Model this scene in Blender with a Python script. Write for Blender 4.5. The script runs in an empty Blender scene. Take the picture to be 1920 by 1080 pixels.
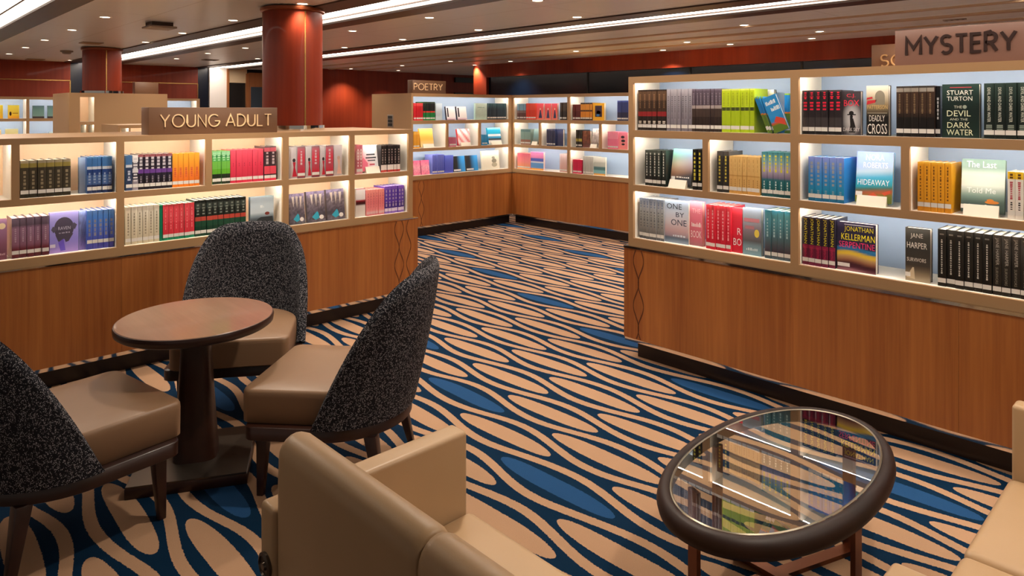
import bpy, bmesh, math, random
from mathutils import Vector, Matrix

random.seed(7)
SC = bpy.context.scene
COL = SC.collection
PI = math.pi

# ------------------------------------------------------------------ camera, world, light, exposure
F_PX, HORIZON, EYE = 1303.0, 207.0, 1.45
CX, SX = 0.7222, 0.6917          # camera heading in the room's axes
cam_d = bpy.data.cameras.new('camera')
cam_d.sensor_width = 36.0
cam_d.lens = F_PX / 1920 * 36
cam_d.shift_y = -(540 - HORIZON) / 1920
cam_d.clip_start = 0.05
cam = bpy.data.objects.new('camera', cam_d)
COL.objects.link(cam)
cam.location = (0, 0, EYE)
cam.rotation_euler = (PI / 2, 0, -math.atan2(SX, CX))
SC.camera = cam

world = bpy.data.worlds.new('world')
SC.world = world
world.use_nodes = True
bg = world.node_tree.nodes['Background']
bg.inputs[0].default_value = (1.0, 0.87, 0.74, 1)
bg.inputs[1].default_value = 0.25

LED_POWER = 54.0         # shelf light strips
COVE_POWER = 13.0        # linear ceiling lights
SPOT_POWER = 18.0        # each recessed downlight
SC.view_settings.view_transform = 'Standard'
SC.view_settings.look = 'None'
SC.view_settings.exposure = 0.0
SC.view_settings.gamma = 1.0
SC.view_settings.use_curve_mapping = False
SC.cycles.use_denoising = True
SC.cycles.max_bounces = 8
SC.cycles.diffuse_bounces = 4
SC.cycles.glossy_bounces = 4
SC.cycles.transparent_max_bounces = 12
SC.cycles.sample_clamp_indirect = 6.0
SC.cycles.caustics_reflective = False
SC.cycles.caustics_refractive = False

# ------------------------------------------------------------------ geometry of the view (for reading positions off the photograph)
def ray(u):
    return (u - 960) / F_PX
def world_at(u, D, z=0.0):
    R = ray(u) * D
    return (SX * D + CX * R, CX * D - SX * R, z)
def on_floor(u, v, z=0.0):
    D = (EYE - z) * F_PX / (v - HORIZON)
    return world_at(u, D, z)
def x_on_y(u, y):                       # x where the sight line at column u meets the plane y
    D = y / (CX - SX * ray(u))
    return SX * D + CX * ray(u) * D
def y_on_x(u, x):
    D = x / (SX + CX * ray(u))
    return CX * D - SX * ray(u) * D

# ------------------------------------------------------------------ materials
def lin(c):
    if isinstance(c, str):
        c = c.lstrip('#')
        c = [int(c[i:i + 2], 16) / 255 for i in (0, 2, 4)]
    return tuple(((x / 12.92) if x <= 0.04045 else ((x + 0.055) / 1.055) ** 2.4) for x in c[:3])

MATS = {}
def mat(name, color='#888888', rough=0.5, metal=0.0, spec=0.5, coat=0.0, emit=None, strength=0.0):
    if name in MATS:
        return MATS[name]
    m = bpy.data.materials.new(name)
    m.use_nodes = True
    b = m.node_tree.nodes['Principled BSDF']
    b.inputs['Base Color'].default_value = (*lin(color), 1)
    b.inputs['Roughness'].default_value = rough
    b.inputs['Metallic'].default_value = metal
    b.inputs['Specular IOR Level'].default_value = spec
    b.inputs['Coat Weight'].default_value = coat
    if emit:
        b.inputs['Emission Color'].default_value = (*lin(emit), 1)
        b.inputs['Emission Strength'].default_value = strength
    MATS[name] = m
    return m

class NT:
    """small helper for node trees"""
    def __init__(self, m):
        self.t = m.node_tree
        self.b = self.t.nodes['Principled BSDF']
    def n(self, kind, **kw):
        nd = self.t.nodes.new(kind)
        for k, v in kw.items():
            setattr(nd, k, v)
        return nd
    def l(self, a, b):
        self.t.links.new(a, b)
    def math(self, op, a, b=None, c=None):
        nd = self.n('ShaderNodeMath', operation=op)
        for i, x in enumerate((a, b, c)):
            if x is None:
                continue
            if isinstance(x, (int, float)):
                nd.inputs[i].default_value = x
            else:
                self.l(x, nd.inputs[i])
        return nd.outputs[0]
    def mix(self, fac, a, b):
        nd = self.n('ShaderNodeMix', data_type='RGBA')
        for s, x in ((0, fac), (6, a), (7, b)):
            if isinstance(x, (int, float)):
                nd.inputs[s].default_value = x
            elif isinstance(x, tuple):
                nd.inputs[s].default_value = (*x, 1) if len(x) == 3 else x
            else:
                self.l(x, nd.inputs[s])
        return nd.outputs[2]

def wood(name, c1, c2, rough=0.4, scale=(46, 46, 1.3), coat=0.15, wide=(5, 5, 0.2)):
    if name in MATS:
        return MATS[name]
    m = mat(name, c1, rough, coat=coat)
    k = NT(m)
    tc = k.n('ShaderNodeTexCoord')
    mp = k.n('ShaderNodeMapping'); mp.inputs['Scale'].default_value = scale
    k.l(tc.outputs['Object'], mp.inputs['Vector'])
    no = k.n('ShaderNodeTexNoise'); no.inputs['Scale'].default_value = 1.0; no.inputs['Detail'].default_value = 5; no.inputs['Roughness'].default_value = 0.6
    k.l(mp.outputs[0], no.inputs['Vector'])
    mp2 = k.n('ShaderNodeMapping'); mp2.inputs['Scale'].default_value = wide
    k.l(tc.outputs['Object'], mp2.inputs['Vector'])
    n2 = k.n('ShaderNodeTexNoise'); n2.inputs['Scale'].default_value = 1.0; n2.inputs['Detail'].default_value = 1
    k.l(mp2.outputs[0], n2.inputs['Vector'])
    s = k.math('ADD', k.math('MULTIPLY', no.outputs[0], 0.6), k.math('MULTIPLY', n2.outputs[0], 0.5))
    r = k.n('ShaderNodeMapRange'); r.inputs[1].default_value = 0.36; r.inputs[2].default_value = 0.74
    k.l(s, r.inputs[0])
    k.l(k.mix(r.outputs[0], lin(c1), lin(c2)), k.b.inputs['Base Color'])
    bp = k.n('ShaderNodeBump'); bp.inputs['Strength'].default_value = 0.05; bp.inputs['Distance'].default_value = 0.002
    k.l(no.outputs[0], bp.inputs['Height']); k.l(bp.outputs[0], k.b.inputs['Normal'])
    return m

def leather(name, c, c2):
    m = mat(name, c, 0.42, spec=0.45)
    k = NT(m)
    tc = k.n('ShaderNodeTexCoord')
    no = k.n('ShaderNodeTexNoise'); no.inputs['Scale'].default_value = 260; no.inputs['Detail'].default_value = 3
    k.l(tc.outputs['Object'], no.inputs['Vector'])
    n2 = k.n('ShaderNodeTexNoise'); n2.inputs['Scale'].default_value = 5
    k.l(tc.outputs['Object'], n2.inputs['Vector'])
    k.l(k.mix(n2.outputs[0], lin(c), lin(c2)), k.b.inputs['Base Color'])
    bp = k.n('ShaderNodeBump'); bp.inputs['Strength'].default_value = 0.12; bp.inputs['Distance'].default_value = 0.001
    k.l(no.outputs[0], bp.inputs['Height']); k.l(bp.outputs[0], k.b.inputs['Normal'])
    return m

def make_fabric():
    m = mat('speckled_fabric', '#1c1c24', 0.85, spec=0.25)
    k = NT(m)
    tc = k.n('ShaderNodeTexCoord')
    no = k.n('ShaderNodeTexNoise'); no.inputs['Scale'].default_value = 30; no.inputs['Detail'].default_value = 2
    k.l(tc.outputs['Object'], no.inputs['Vector'])
    mv = k.n('ShaderNodeVectorMath', operation='MULTIPLY_ADD')
    k.l(no.outputs[1], mv.inputs[0]); mv.inputs[1].default_value = (0.006,) * 3
    k.l(tc.outputs['Object'], mv.inputs[2])
    vo = k.n('ShaderNodeTexVoronoi'); vo.inputs['Scale'].default_value = 300; vo.inputs['Randomness'].default_value = 0.75
    k.l(mv.outputs[0], vo.inputs['Vector'])
    r = k.n('ShaderNodeMapRange'); r.inputs[1].default_value = 0.30; r.inputs[2].default_value = 0.40; r.inputs[3].default_value = 1; r.inputs[4].default_value = 0
    k.l(vo.outputs['Distance'], r.inputs[0])
    n2 = k.n('ShaderNodeTexNoise'); n2.inputs['Scale'].default_value = 120; n2.inputs['Detail'].default_value = 1
    k.l(tc.outputs['Object'], n2.inputs['Vector'])
    w = k.math('MULTIPLY', r.outputs[0], k.math('GREATER_THAN', n2.outputs[0], 0.47))
    k.l(k.mix(w, lin('#16171f'), lin('#b2b1b6')), k.b.inputs['Base Color'])
    bp = k.n('ShaderNodeBump'); bp.inputs['Strength'].default_value = 0.3; bp.inputs['Distance'].default_value = 0.0012
    k.l(r.outputs[0], bp.inputs['Height']); k.l(bp.outputs[0], k.b.inputs['Normal'])
    return m

def make_carpet():
    """Lattice of long ovals, every other column shifted by half, wavy tan bands between them; one oval in eight is blue."""
    m = mat('patterned_carpet', '#d0a27a', 0.95, spec=0.1)
    k = NT(m)
    S, P, A = 0.156, 0.914, 0.036
    g = k.n('ShaderNodeNewGeometry')
    no = k.n('ShaderNodeTexNoise'); no.inputs['Scale'].default_value = 2.2; no.inputs['Detail'].default_value = 0
    k.l(g.outputs['Position'], no.inputs['Vector'])
    nf = k.n('ShaderNodeTexNoise'); nf.inputs['Scale'].default_value = 150; nf.inputs['Detail'].default_value = 1
    k.l(g.outputs['Position'], nf.inputs['Vector'])
    sep = k.n('ShaderNodeSeparateXYZ'); k.l(g.outputs['Position'], sep.inputs[0])
    wob = k.math('MULTIPLY', k.math('SUBTRACT', no.outputs[0], 0.5), 0.03)
    fuz = k.math('MULTIPLY', k.math('SUBTRACT', nf.outputs[0], 0.5), 0.008)
    x = k.math('ADD', k.math('ADD', k.math('SUBTRACT', sep.outputs[0], 2.13), wob), fuz)
    y = k.math('ADD', k.math('SUBTRACT', sep.outputs[1], 2.285), k.math('MULTIPLY', wob, 1.5))
    c = k.math('MULTIPLY', k.math('COSINE', k.math('MULTIPLY', y, 2 * PI / P)), A)
    def wrap(v, period):
        # centred distance to the nearest multiple of the period
        q = k.math('FLOOR', k.math('ADD', k.math('DIVIDE', v, period), 0.5))
        return k.math('SUBTRACT', v, k.math('MULTIPLY', q, period)), q
    d1, _ = wrap(k.math('SUBTRACT', k.math('SUBTRACT', x, 0.5 * S), c), 2 * S)
    d2, _ = wrap(k.math('ADD', k.math('SUBTRACT', x, 1.5 * S), c), 2 * S)
    dm = k.math('MINIMUM', k.math('ABSOLUTE', d1), k.math('ABSOLUTE', d2))
    strip = k.math('LESS_THAN', dm, 0.0200)
    def oval(xo, yo):
        ex, qx = wrap(k.math('SUBTRACT', x, xo), 2 * S)
        ey, qy = wrap(k.math('SUBTRACT', y, yo), P)
        e = k.math('ADD', k.math('POWER', k.math('ABSOLUTE', k.math('DIVIDE', ex, 0.048)), 2.1), k.math('POWER', k.math('ABSOLUTE', k.math('DIVIDE', ey, 0.292)), 2.5))
        return k.math('LESS_THAN', e, 1.0), qx, qy
    o1, _, _ = oval(0, 0)
    o2, jx, jy = oval(S, 0.5 * P)
    md = k.n('ShaderNodeMath', operation='FLOORED_MODULO')
    k.l(k.math('SUBTRACT', jx, jy), md.inputs[0]); md.inputs[1].default_value = 4
    isb = k.math('LESS_THAN', k.math('ABSOLUTE', k.math('SUBTRACT', md.outputs[0], 0.0)), 0.5)
    blue = k.math('MULTIPLY', o2, isb)
    tan = k.math('MAXIMUM', strip, k.math('MAXIMUM', o1, o2))
    n3 = k.n('ShaderNodeTexNoise'); n3.inputs['Scale'].default_value = 420; n3.inputs['Detail'].default_value = 2
    k.l(g.outputs['Position'], n3.inputs['Vector'])
    tcol = k.mix(n3.outputs[0], lin('#b08d70'), lin('#9b795e'))
    ncol = k.mix(n3.outputs[0], lin('#042740'), lin('#021b32'))
    bcol = k.mix(n3.outputs[0], lin('#234a74'), lin('#193c61'))
    colr = k.mix(blue, k.mix(tan, ncol, tcol), bcol)
    k.l(colr, k.b.inputs['Base Color'])
    bp = k.n('ShaderNodeBump'); bp.inputs['Strength'].default_value = 0.35; bp.inputs['Distance'].default_value = 0.003
    k.l(k.math('ADD', n3.outputs[0], k.math('MULTIPLY', tan, 0.8)), bp.inputs['Height']); k.l(bp.outputs[0], k.b.inputs['Normal'])
    return m

def make_ceiling():
    m = mat('ceiling_panels', '#a08a76', 0.3, spec=0.6)
    k = NT(m)
    g = k.n('ShaderNodeNewGeometry')
    sep = k.n('ShaderNodeSeparateXYZ'); k.l(g.outputs['Position'], sep.inputs[0])
    def seam(v, period, off):
        f = k.math('FRACT', k.math('DIVIDE', k.math('ADD', v, off), period))
        return k.math('LESS_THAN', f, 0.006 / period)
    s = k.math('MAXIMUM', seam(sep.outputs[1], 1.25, 0.3), seam(sep.outputs[0], 0.62, 0.1))
    k.l(k.mix(s, lin('#dbe5ee'), lin('#a9adb4')), k.b.inputs['Base Color'])
    return m

def make_covers():
    """printed paper: colour comes from the mesh, gloss from the clear jacket"""
    m = mat('printed_cover', '#ffffff', 0.32, spec=0.4, coat=0.2)
    k = NT(m)
    a = k.n('ShaderNodeVertexColor', layer_name='Col')
    k.l(a.outputs[0], k.b.inputs['Base Color'])
    return m

def make_glass():
    m = bpy.data.materials.new('clear_glass')
    m.use_nodes = True
    t = m.node_tree
    t.nodes.clear()
    out = t.nodes.new('ShaderNodeOutputMaterial')
    mix = t.nodes.new('ShaderNodeMixShader')
    fr = t.nodes.new('ShaderNodeFresnel'); fr.inputs[0].default_value = 2.8
    tr = t.nodes.new('ShaderNodeBsdfTransparent'); tr.inputs[0].default_value = (0.96, 0.98, 0.96, 1)
    gl = t.nodes.new('ShaderNodeBsdfGlossy'); gl.inputs['Roughness'].default_value = 0.01
    gain = t.nodes.new('ShaderNodeMath'); gain.operation = 'MULTIPLY'; gain.use_clamp = True; gain.inputs[1].default_value = 1.45
    t.links.new(fr.outputs[0], gain.inputs[0]); t.links.new(gain.outputs[0], mix.inputs[0]); t.links.new(tr.outputs[0], mix.inputs[1]); t.links.new(gl.outputs[0], mix.inputs[2])
    t.links.new(mix.outputs[0], out.inputs[0])
    MATS['clear_glass'] = m
    return m

M_CARPET = make_carpet()
M_CEIL = make_ceiling()
M_COVER = make_covers()
M_GLASS = make_glass()
def make_glass_body():
    m = bpy.data.materials.new('glass_body'); m.use_nodes = True; t = m.node_tree; t.nodes.clear()
    o = t.nodes.new('ShaderNodeOutputMaterial'); tr = t.nodes.new('ShaderNodeBsdfTransparent'); tr.inputs[0].default_value = (0.93, 0.96, 0.94, 1)
    t.links.new(tr.outputs[0], o.inputs[0]); return m
M_GLASS_BODY = make_glass_body()
M_FABRIC = make_fabric()
M_TAN = mat('tan_laminate', '#a5825c', 0.45)
M_LINING = mat('cream_lining', '#f0eade', 0.5)
M_BACK_COOL = mat('blue_grey_back', '#93a7c2', 0.45)
M_BACK_WARM = mat('cream_back', '#eecaa6', 0.5)
M_PANEL = wood('teak_panel', '#84481e', '#ad6c34', 0.38)
M_DARKWOOD = wood('dark_walnut', '#210e08', '#341a11', 0.36, (14, 3, 14), 0.08)
M_RIM = wood('dark_rim_wood', '#170a06', '#26120b', 0.5, (14, 14, 3), 0.0)
M_RIM.node_tree.nodes['Principled BSDF'].inputs['Specular IOR Level'].default_value = 0.35
M_TOPWOOD = wood('walnut_top', '#7f5d4b', '#94705b', 0.30, (50, 3, 50), 0.25, (7, 0.6, 7))
M_RED = wood('red_cherry', '#71220e', '#883217', 0.42, (30, 30, 0.8), 0.04)
M_RED.node_tree.nodes['Principled BSDF'].inputs['Specular IOR Level'].default_value = 0.3
M_PLINTH = mat('black_brown_plinth', '#1f120d', 0.35)
M_CHROME = mat('polished_chrome', '#d8d4cf', 0.06, 1.0)
M_GOLD = mat('gold_trim', '#b08a52', 0.25, 1.0)
M_BRONZE = mat('bronze_bar', '#7d4f38', 0.28, 0.85)
M_LEATHER = leather('tan_leather', '#a88a66', '#b39471')
M_SEAT = leather('brown_seat_leather', '#80634a', '#8c6d52')
M_NAVY = mat('navy_panel', '#061022', 0.25)
M_BLACK = mat('black_plastic', '#0d0d0e', 0.4)
M_WHITE = mat('white_paint', '#e9e6e2', 0.5)
M_PAPER = mat('paper_pages', '#e6dfd0', 0.8)
M_STICKER = mat('white_sticker', '#dcdcd8', 0.4)
M_STAND = mat('white_acrylic', '#f0ead9', 0.3)
M_SIGN = mat('brown_sign', '#6b4d38', 0.4)
M_SIGN_ROSE = mat('rose_brown_sign', '#8a6658', 0.35)
M_LETTER = mat('pale_gold_letter', '#e6c69a', 0.35)
M_LETTER_DIM = mat('darkened_gold_letter', '#a08058', 0.4)  # pale gold darkened in colour to offset the strong aisle downlights
M_LETTER_DARK = mat('dark_letter', '#33201b', 0.35)
M_DARKMETAL = mat('dark_metal_base', '#5b5148', 0.3, 0.8)
M_COVE_DARK = mat('dark_bronze_trim', '#3b2b22', 0.4, 0.2)
M_LED = mat('warm_led', '#fff0d8', 0.5, emit='#fff8ec', strength=LED_POWER)
M_COVE = mat('cove_diffuser', '#fff4e4', 0.5, emit='#ffeedd', strength=COVE_POWER)
M_COVE_SOFT = mat('cove_diffuser_soft', '#f4e8da', 0.5, emit='#ffeedd', strength=1.6)
M_LAMP = mat('downlight_lamp', '#fff4e0', 0.5, emit='#ffe9c8', strength=14.0)
M_INLAY = mat('dark_inlay', '#4e220b', 0.5)
M_GREY = mat('grey_fixture', '#8d8075', 0.45)
M_SCREEN = mat('dark_screen', '#3a4652', 0.2)

# ------------------------------------------------------------------ mesh helpers
class MB:
    """Collects faces; colours per face corner are optional."""
    def __init__(self):
        self.v, self.f, self.c, self.m = [], [], [], []
    def face(self, pts, col=None, mi=0):
        i = len(self.v)
        self.v += [tuple(p) for p in pts]
        self.f.append(tuple(range(i, i + len(pts))))
        if col is not None and not isinstance(col, list):
            col = [col] * len(pts)
        self.c.append(col)
        self.m.append(mi)
    def box(self, x0, x1, y0, y1, z0, z1, col=None, mi=0):
        p = [(x0, y0, z0), (x1, y0, z0), (x1, y1, z0), (x0, y1, z0), (x0, y0, z1), (x1, y0, z1), (x1, y1, z1), (x0, y1, z1)]
        i = len(self.v)
        self.v += p
        for q in ((0, 3, 2, 1), (4, 5, 6, 7), (0, 1, 5, 4), (1, 2, 6, 5), (2, 3, 7, 6), (3, 0, 4, 7)):
            self.f.append(tuple(i + a for a in q))
            self.c.append([col] * 4 if col is not None else None)
            self.m.append(mi)
    def grid(self, rows, close_u=False, flip=False):
        """rows: list of equally long point lists -> shared-vertex quad sheet"""
        i = len(self.v)
        n = len(rows[0])
        for r in rows:
            self.v += [tuple(p) for p in r]
        for a in range(len(rows) - 1):
            for b in range(n if close_u else n - 1):
                b2 = (b + 1) % n
                q = (i + a * n + b, i + a * n + b2, i + (a + 1) * n + b2, i + (a + 1) * n + b)
                self.f.append(q[::-1] if flip else q)
                self.c.append(None); self.m.append(0)
        return i
    def cap(self, idx, flip=False):
        self.f.append(tuple(idx[::-1] if flip else idx)); self.c.append(None); self.m.append(0)
    def build(self, name, material, parent=None, smooth=False, loc=None, bevel=0.0, seg=2, angle=35):
        me = bpy.data.meshes.new(name)
        me.from_pydata(self.v, [], self.f)
        for mm in (material if isinstance(material, (list, tuple)) else [material]):
            me.materials.append(mm)
        if any(self.m):
            me.polygons.foreach_set('material_index', self.m)
        if any(c is not None for c in self.c):
            at = me.color_attributes.new('Col', 'FLOAT_COLOR', 'CORNER')
            flat = []
            for f, c in zip(self.f, self.c):
                for j in range(len(f)):
                    cc = c[j] if c is not None else (0.8, 0.8, 0.8)
                    flat += [*cc[:3], 1.0]
            at.data.foreach_set('color', flat)
        if smooth or bevel:
            bm = bmesh.new(); bm.from_mesh(me)
            if bevel:
                bmesh.ops.remove_doubles(bm, verts=bm.verts, dist=1e-6)
                ed = [e for e in bm.edges if len(e.link_faces) == 2 and e.calc_face_angle(0) > math.radians(angle)]
                bmesh.ops.bevel(bm, geom=ed, offset=bevel, segments=seg, profile=0.5, affect='EDGES', clamp_overlap=True)
            bmesh.ops.recalc_face_normals(bm, faces=bm.faces)
            for f in bm.faces:
                f.smooth = True
            if smooth or bevel:
                for e in bm.edges:
                    if len(e.link_faces) == 2 and e.calc_face_angle(0) > math.radians(50):
                        e.smooth = False
            bm.to_mesh(me); bm.free()
        me.validate()
        o = bpy.data.objects.new(name, me)
        COL.objects.link(o)
        if parent is not None:
            o.parent = parent
        if loc is not None:
            o.location = loc
        return o

def lathe(mb, profile, n=48, cx=0, cy=0, close=True):
    rows = [[(cx + r * math.cos(2 * PI * j / n), cy + r * math.sin(2 * PI * j / n), z) for j in range(n)] for r, z in profile]
    i = mb.grid(rows, close_u=True)
    if close:
        mb.cap([i + j for j in range(n)], flip=True)
        k = i + (len(profile) - 1) * n
        mb.cap([k + j for j in range(n)])

def tag(o, label, cat, group=None):
    o['label'] = label; o['category'] = cat
    if group:
        o['group'] = group
    return o
def thing(name, label, cat, loc=(0, 0, 0), rz=0.0, group=None):
    o = bpy.data.objects.new(name, None)
    o.empty_display_size = 0.1
    COL.objects.link(o)
    o.location = loc; o.rotation_euler = (0, 0, rz)
    return tag(o, label, cat, group)
def structure(o, label=None):
    o['kind'] = 'structure'
    if label:
        o['label'] = label
    return o
def copy_tree(o, parent=None):
    c = o.copy(); COL.objects.link(c)
    if parent is not None:
        c.parent = parent
    for ch in list(o.children):
        copy_tree(ch, c)
    return c

# ------------------------------------------------------------------ lettering
_TXT = {}
def text_geo(body):
    """triangulated outlines of a line of type, scaled into the unit square"""
    if body in _TXT:
        return _TXT[body]
    cu = bpy.data.curves.new('type', 'FONT'); cu.body = body; cu.size = 1.0; cu.resolution_u = 2
    ob = bpy.data.objects.new('type', cu)
    COL.objects.link(ob)
    dg = bpy.context.evaluated_depsgraph_get()
    me = bpy.data.meshes.new_from_object(ob.evaluated_get(dg))
    vs = [v.co.copy() for v in me.vertices]
    fs = [tuple(p.vertices) for p in me.polygons]
    bpy.data.objects.remove(ob); bpy.data.curves.remove(cu); bpy.data.meshes.remove(me)
    x0 = min(v.x for v in vs); x1 = max(v.x for v in vs); y0 = min(v.y for v in vs); y1 = max(v.y for v in vs)
    vs = [((v.x - x0) / (x1 - x0), (v.y - y0) / max(y1 - y0, 1e-6)) for v in vs]
    _TXT[body] = (vs, fs)
    return _TXT[body]

def arc(cx, cy, rx, ry, a0, a1, n=14):
    return [(cx + rx * math.cos(math.radians(a0 + (a1 - a0) * i / n)), cy + ry * math.sin(math.radians(a0 + (a1 - a0) * i / n))) for i in range(n + 1)]
GLYPH = {  # width, strokes in a box of height 1
    'Y': (0.72, [[(0, 1), (0.36, 0.47)], [(0.72, 1), (0.36, 0.47), (0.36, 0)]]),
    'O': (0.98, [arc(0.49, 0.5, 0.49, 0.5, 0, 360, 32)]),
    'U': (0.68, [[(0, 1), (0, 0.34)] + arc(0.34, 0.34, 0.34, 0.34, 180, 360) + [(0.68, 1)]]),
    'N': (0.68, [[(0, 0), (0, 1), (0.68, 0), (0.68, 1)]]),
    'G': (0.90, [arc(0.49, 0.5, 0.49, 0.5, 48, 352, 26) + [(0.97 - 0.02, 0.46), (0.55, 0.46)]]),
    'A': (0.80, [[(0, 0), (0.40, 1), (0.80, 0)], [(0.14, 0.33), (0.66, 0.33)]]),
    'D': (0.72, [[(0, 0), (0, 1), (0.24, 1)] + arc(0.24, 0.5, 0.48, 0.5, 90, -90, 18) + [(0, 0)]]),
    'L': (0.48, [[(0, 1), (0, 0), (0.48, 0)]]),
    'T': (0.62, [[(0, 1), (0.62, 1)], [(0.31, 1), (0.31, 0)]]),
    'P': (0.54, [[(0, 0), (0, 1), (0.27, 1)] + arc(0.27, 0.74, 0.27, 0.26, 90, -90) + [(0, 0.48)]]),
    'E': (0.50, [[(0.50, 1), (0, 1), (0, 0), (0.50, 0)], [(0, 0.52), (0.45, 0.52)]]),
    'R': (0.58, [[(0, 0), (0, 1), (0.28, 1)] + arc(0.28, 0.74, 0.27, 0.26, 90, -90) + [(0, 0.48)], [(0.26, 0.48), (0.58, 0)]]),
    'M': (0.84, [[(0, 0), (0, 1), (0.42, 0.36), (0.84, 1), (0.84, 0)]]),
    'S': (0.56, [arc(0.28, 0.74, 0.26, 0.26, 35, 255, 14) + arc(0.28, 0.25, 0.28, 0.25, 88, -145, 14)]),
    'C': (0.82, [arc(0.49, 0.5, 0.49, 0.5, 48, 312, 26)]),
    'I': (0.02, [[(0.01, 1), (0.01, 0)]]),
    '-': (0.3, [[(0, 0.45), (0.3, 0.45)]]),
    'F': (0.48, [[(0.48, 1), (0, 1), (0, 0)], [(0, 0.5), (0.42, 0.5)]]),
    ' ': (0.18, []),
}
def stroke_word(mb, word, x0, x1, z0, z1, y, stroke, depth):
    """raised letters on the face y, standing out towards -y"""
    gap = 0.24
    W = sum(GLYPH[c][0] for c in word) + gap * (len(word) - 1)
    sx = (x1 - x0) / W; sz = z1 - z0; pen = 0.0; k_st = 0
    for c in word:
        w, strokes = GLYPH[c]
        for st in strokes:
            pts = [Vector((x0 + (pen + a) * sx, z0 + b * sz)) for a, b in st]
            closed = (pts[0] - pts[-1]).length < 1e-5
            if closed:
                pts = pts[:-1]
            n = len(pts); L, R = [], []
            for i, p in enumerate(pts):
                dn = (pts[(i + 1) % n] - p).normalized() if (closed or i < n - 1) else None
                dp = (p - pts[i - 1]).normalized() if (closed or i > 0) else None
                d0 = dp or dn; d1 = dn or dp
                n0 = Vector((-d0.y, d0.x)); n1 = Vector((-d1.y, d1.x))
                mv = (n0 + n1)
                mv = mv / max(mv.length_squared, 0.5) * 2
                L.append(p + mv * stroke / 2); R.append(p - mv * stroke / 2)
            dd = depth + 0.0003 * k_st; k_st += 1
            rng = range(n) if closed else range(n - 1)
            T = lambda q, yy: (q.x, yy, q.y)
            for i in rng:
                j = (i + 1) % n
                mb.face([T(R[i], y - dd), T(R[j], y - dd), T(L[j], y - dd), T(L[i], y - dd)])
                mb.face([T(R[i], y), T(R[j], y), T(R[j], y - dd), T(R[i], y - dd)])
                mb.face([T(L[j], y), T(L[i], y), T(L[i], y - dd), T(L[j], y - dd)])
            if not closed:
                for i in (0, n - 1):
                    mb.face([T(R[i], y), T(L[i], y), T(L[i], y - dd), T(R[i], y - dd)])
        pen += w + gap

# ------------------------------------------------------------------ the room
CEIL = 2.2
def flat(name, pts, material):
    mb = MB(); mb.face(pts)
    return mb.build(name, material)
o = structure(flat('floor', [(-4, -4, 0), (11, -4, 0), (11, 14, 0), (-4, 14, 0)], M_CARPET), 'carpet of long tan ovals and navy waves with a few blue ovals')
STRIPS = [0.44, 2.42, 4.37]
mb = MB()
xs = [-4.0]
for s in STRIPS:
    xs += [s, s + 0.76]
xs.append(10.9)
for a, b in zip(xs[::2], xs[1::2]):
    mb.box(a, b, -4, 13.0, CEIL, CEIL + 0.03)
for s, y0 in zip(STRIPS[:1], (3.5,)):
    mb.box(s, s + 0.76, -4, y0, CEIL, CEIL + 0.03)
structure(mb.build('ceiling', M_CEIL), 'beige ceiling of satin metal panels between long light troughs')

# long luminous troughs in the ceiling
for i, s in enumerate(STRIPS):
    t = thing('linear_ceiling_light', ['long recessed ceiling light at the top left corner of the photo',
                                       'long recessed ceiling light running past the big red column',
                                       'long recessed ceiling light nearest the dark window band'][i], 'light', (s, 0, CEIL), 0, 'long recessed ceiling lights')
    ys = [3.5, -3.9, -3.9][i]
    m1 = MB()
    m1.box(0, 0.22, ys, 12.5, -0.012, 0.03); m1.box(0.57, 0.76, ys, 12.5, -0.012, 0.03)
    m1.box(0.415, 0.43, ys, 12.5, -0.006, 0.03)
    m1.build('trough_trim', M_COVE_DARK, t)
    for a, b in ((0.22, 0.415), (0.43, 0.57)):
        m2 = MB(); m2.box(a, b, ys, 12.5, 0.004, 0.03)
        m2.build('diffuser', M_COVE if a < 0.4 else M_COVE_SOFT, t)

# walls: back (faces the camera), right (dark window band under a red fascia)
YB = 12.55
def wall_piece(mb, u0, u1, z0, z1, y=YB, th=0.08):
    mb.box(x_on_y(u0, y), x_on_y(u1, y), y, y + th, z0, z1)
mb = MB(); mb.box(-4, 5.9, YB + 0.02, YB + 0.12, 0, CEIL)
structure(mb.build('wall_back', M_NAVY), 'navy back wall behind the red panels')
for (u0, u1, lab) in ((-260, 132, 'red wall panel left of the far column'), (228, 371, 'red wall panel right of the far column')):
    mb = MB(); wall_piece(mb, u0, u1, 0, CEIL, YB - 0.03, 0.05)
    w = structure(mb.build('wall_panel', M_RED), lab)
    g = MB(); xa, xb = x_on_y(u0, YB - 0.03), x_on_y(u1, YB - 0.03)
    g.box(xa, xb, YB - 0.036, YB - 0.03, 1.905, 1.918); g.box(xb - 0.012, xb + 0.003, YB - 0.036, YB - 0.03, 0, 1.91)
    g.build('gold_line', M_GOLD, w)
mb = MB(); wall_piece(mb, 393, 426, 0, CEIL, YB - 0.03, 0.05)
structure(mb.build('wall_white', M_WHITE), 'bright white wall strip beside the far doorway')
mb = MB(); wall_piece(mb, 430, 463, 1.95, CEIL, YB - 0.03, 0.05)
structure(mb.build('wall_overdoor', mat('cream_wall', '#d9c4a2', 0.5)))
mb = MB()
for (u0, u1) in ((426, 430), (462, 466.5)):
    wall_piece(mb, u0, u1, 0, CEIL if u0 < 440 else 2.12, YB - 0.06, 0.08)
d = structure(mb.build('door_1', mat('copper_frame', '#b87b4f', 0.3, 0.5)), 'copper framed dark doorway in the back wall')
mb = MB(); wall_piece(mb, 430, 462, 0, 1.95, YB - 0.01, 0.02); mb.build('dark_opening', M_BLACK, d)
mb = MB(); wall_piece(mb, 466.5, 500, 0, 2.14, YB - 0.05, 0.06)
w = structure(mb.build('wall_wood', wood('light_copper_wood', '#8f5a36', '#a86f47', 0.4)), 'copper brown wood wall beside the big column')
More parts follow.
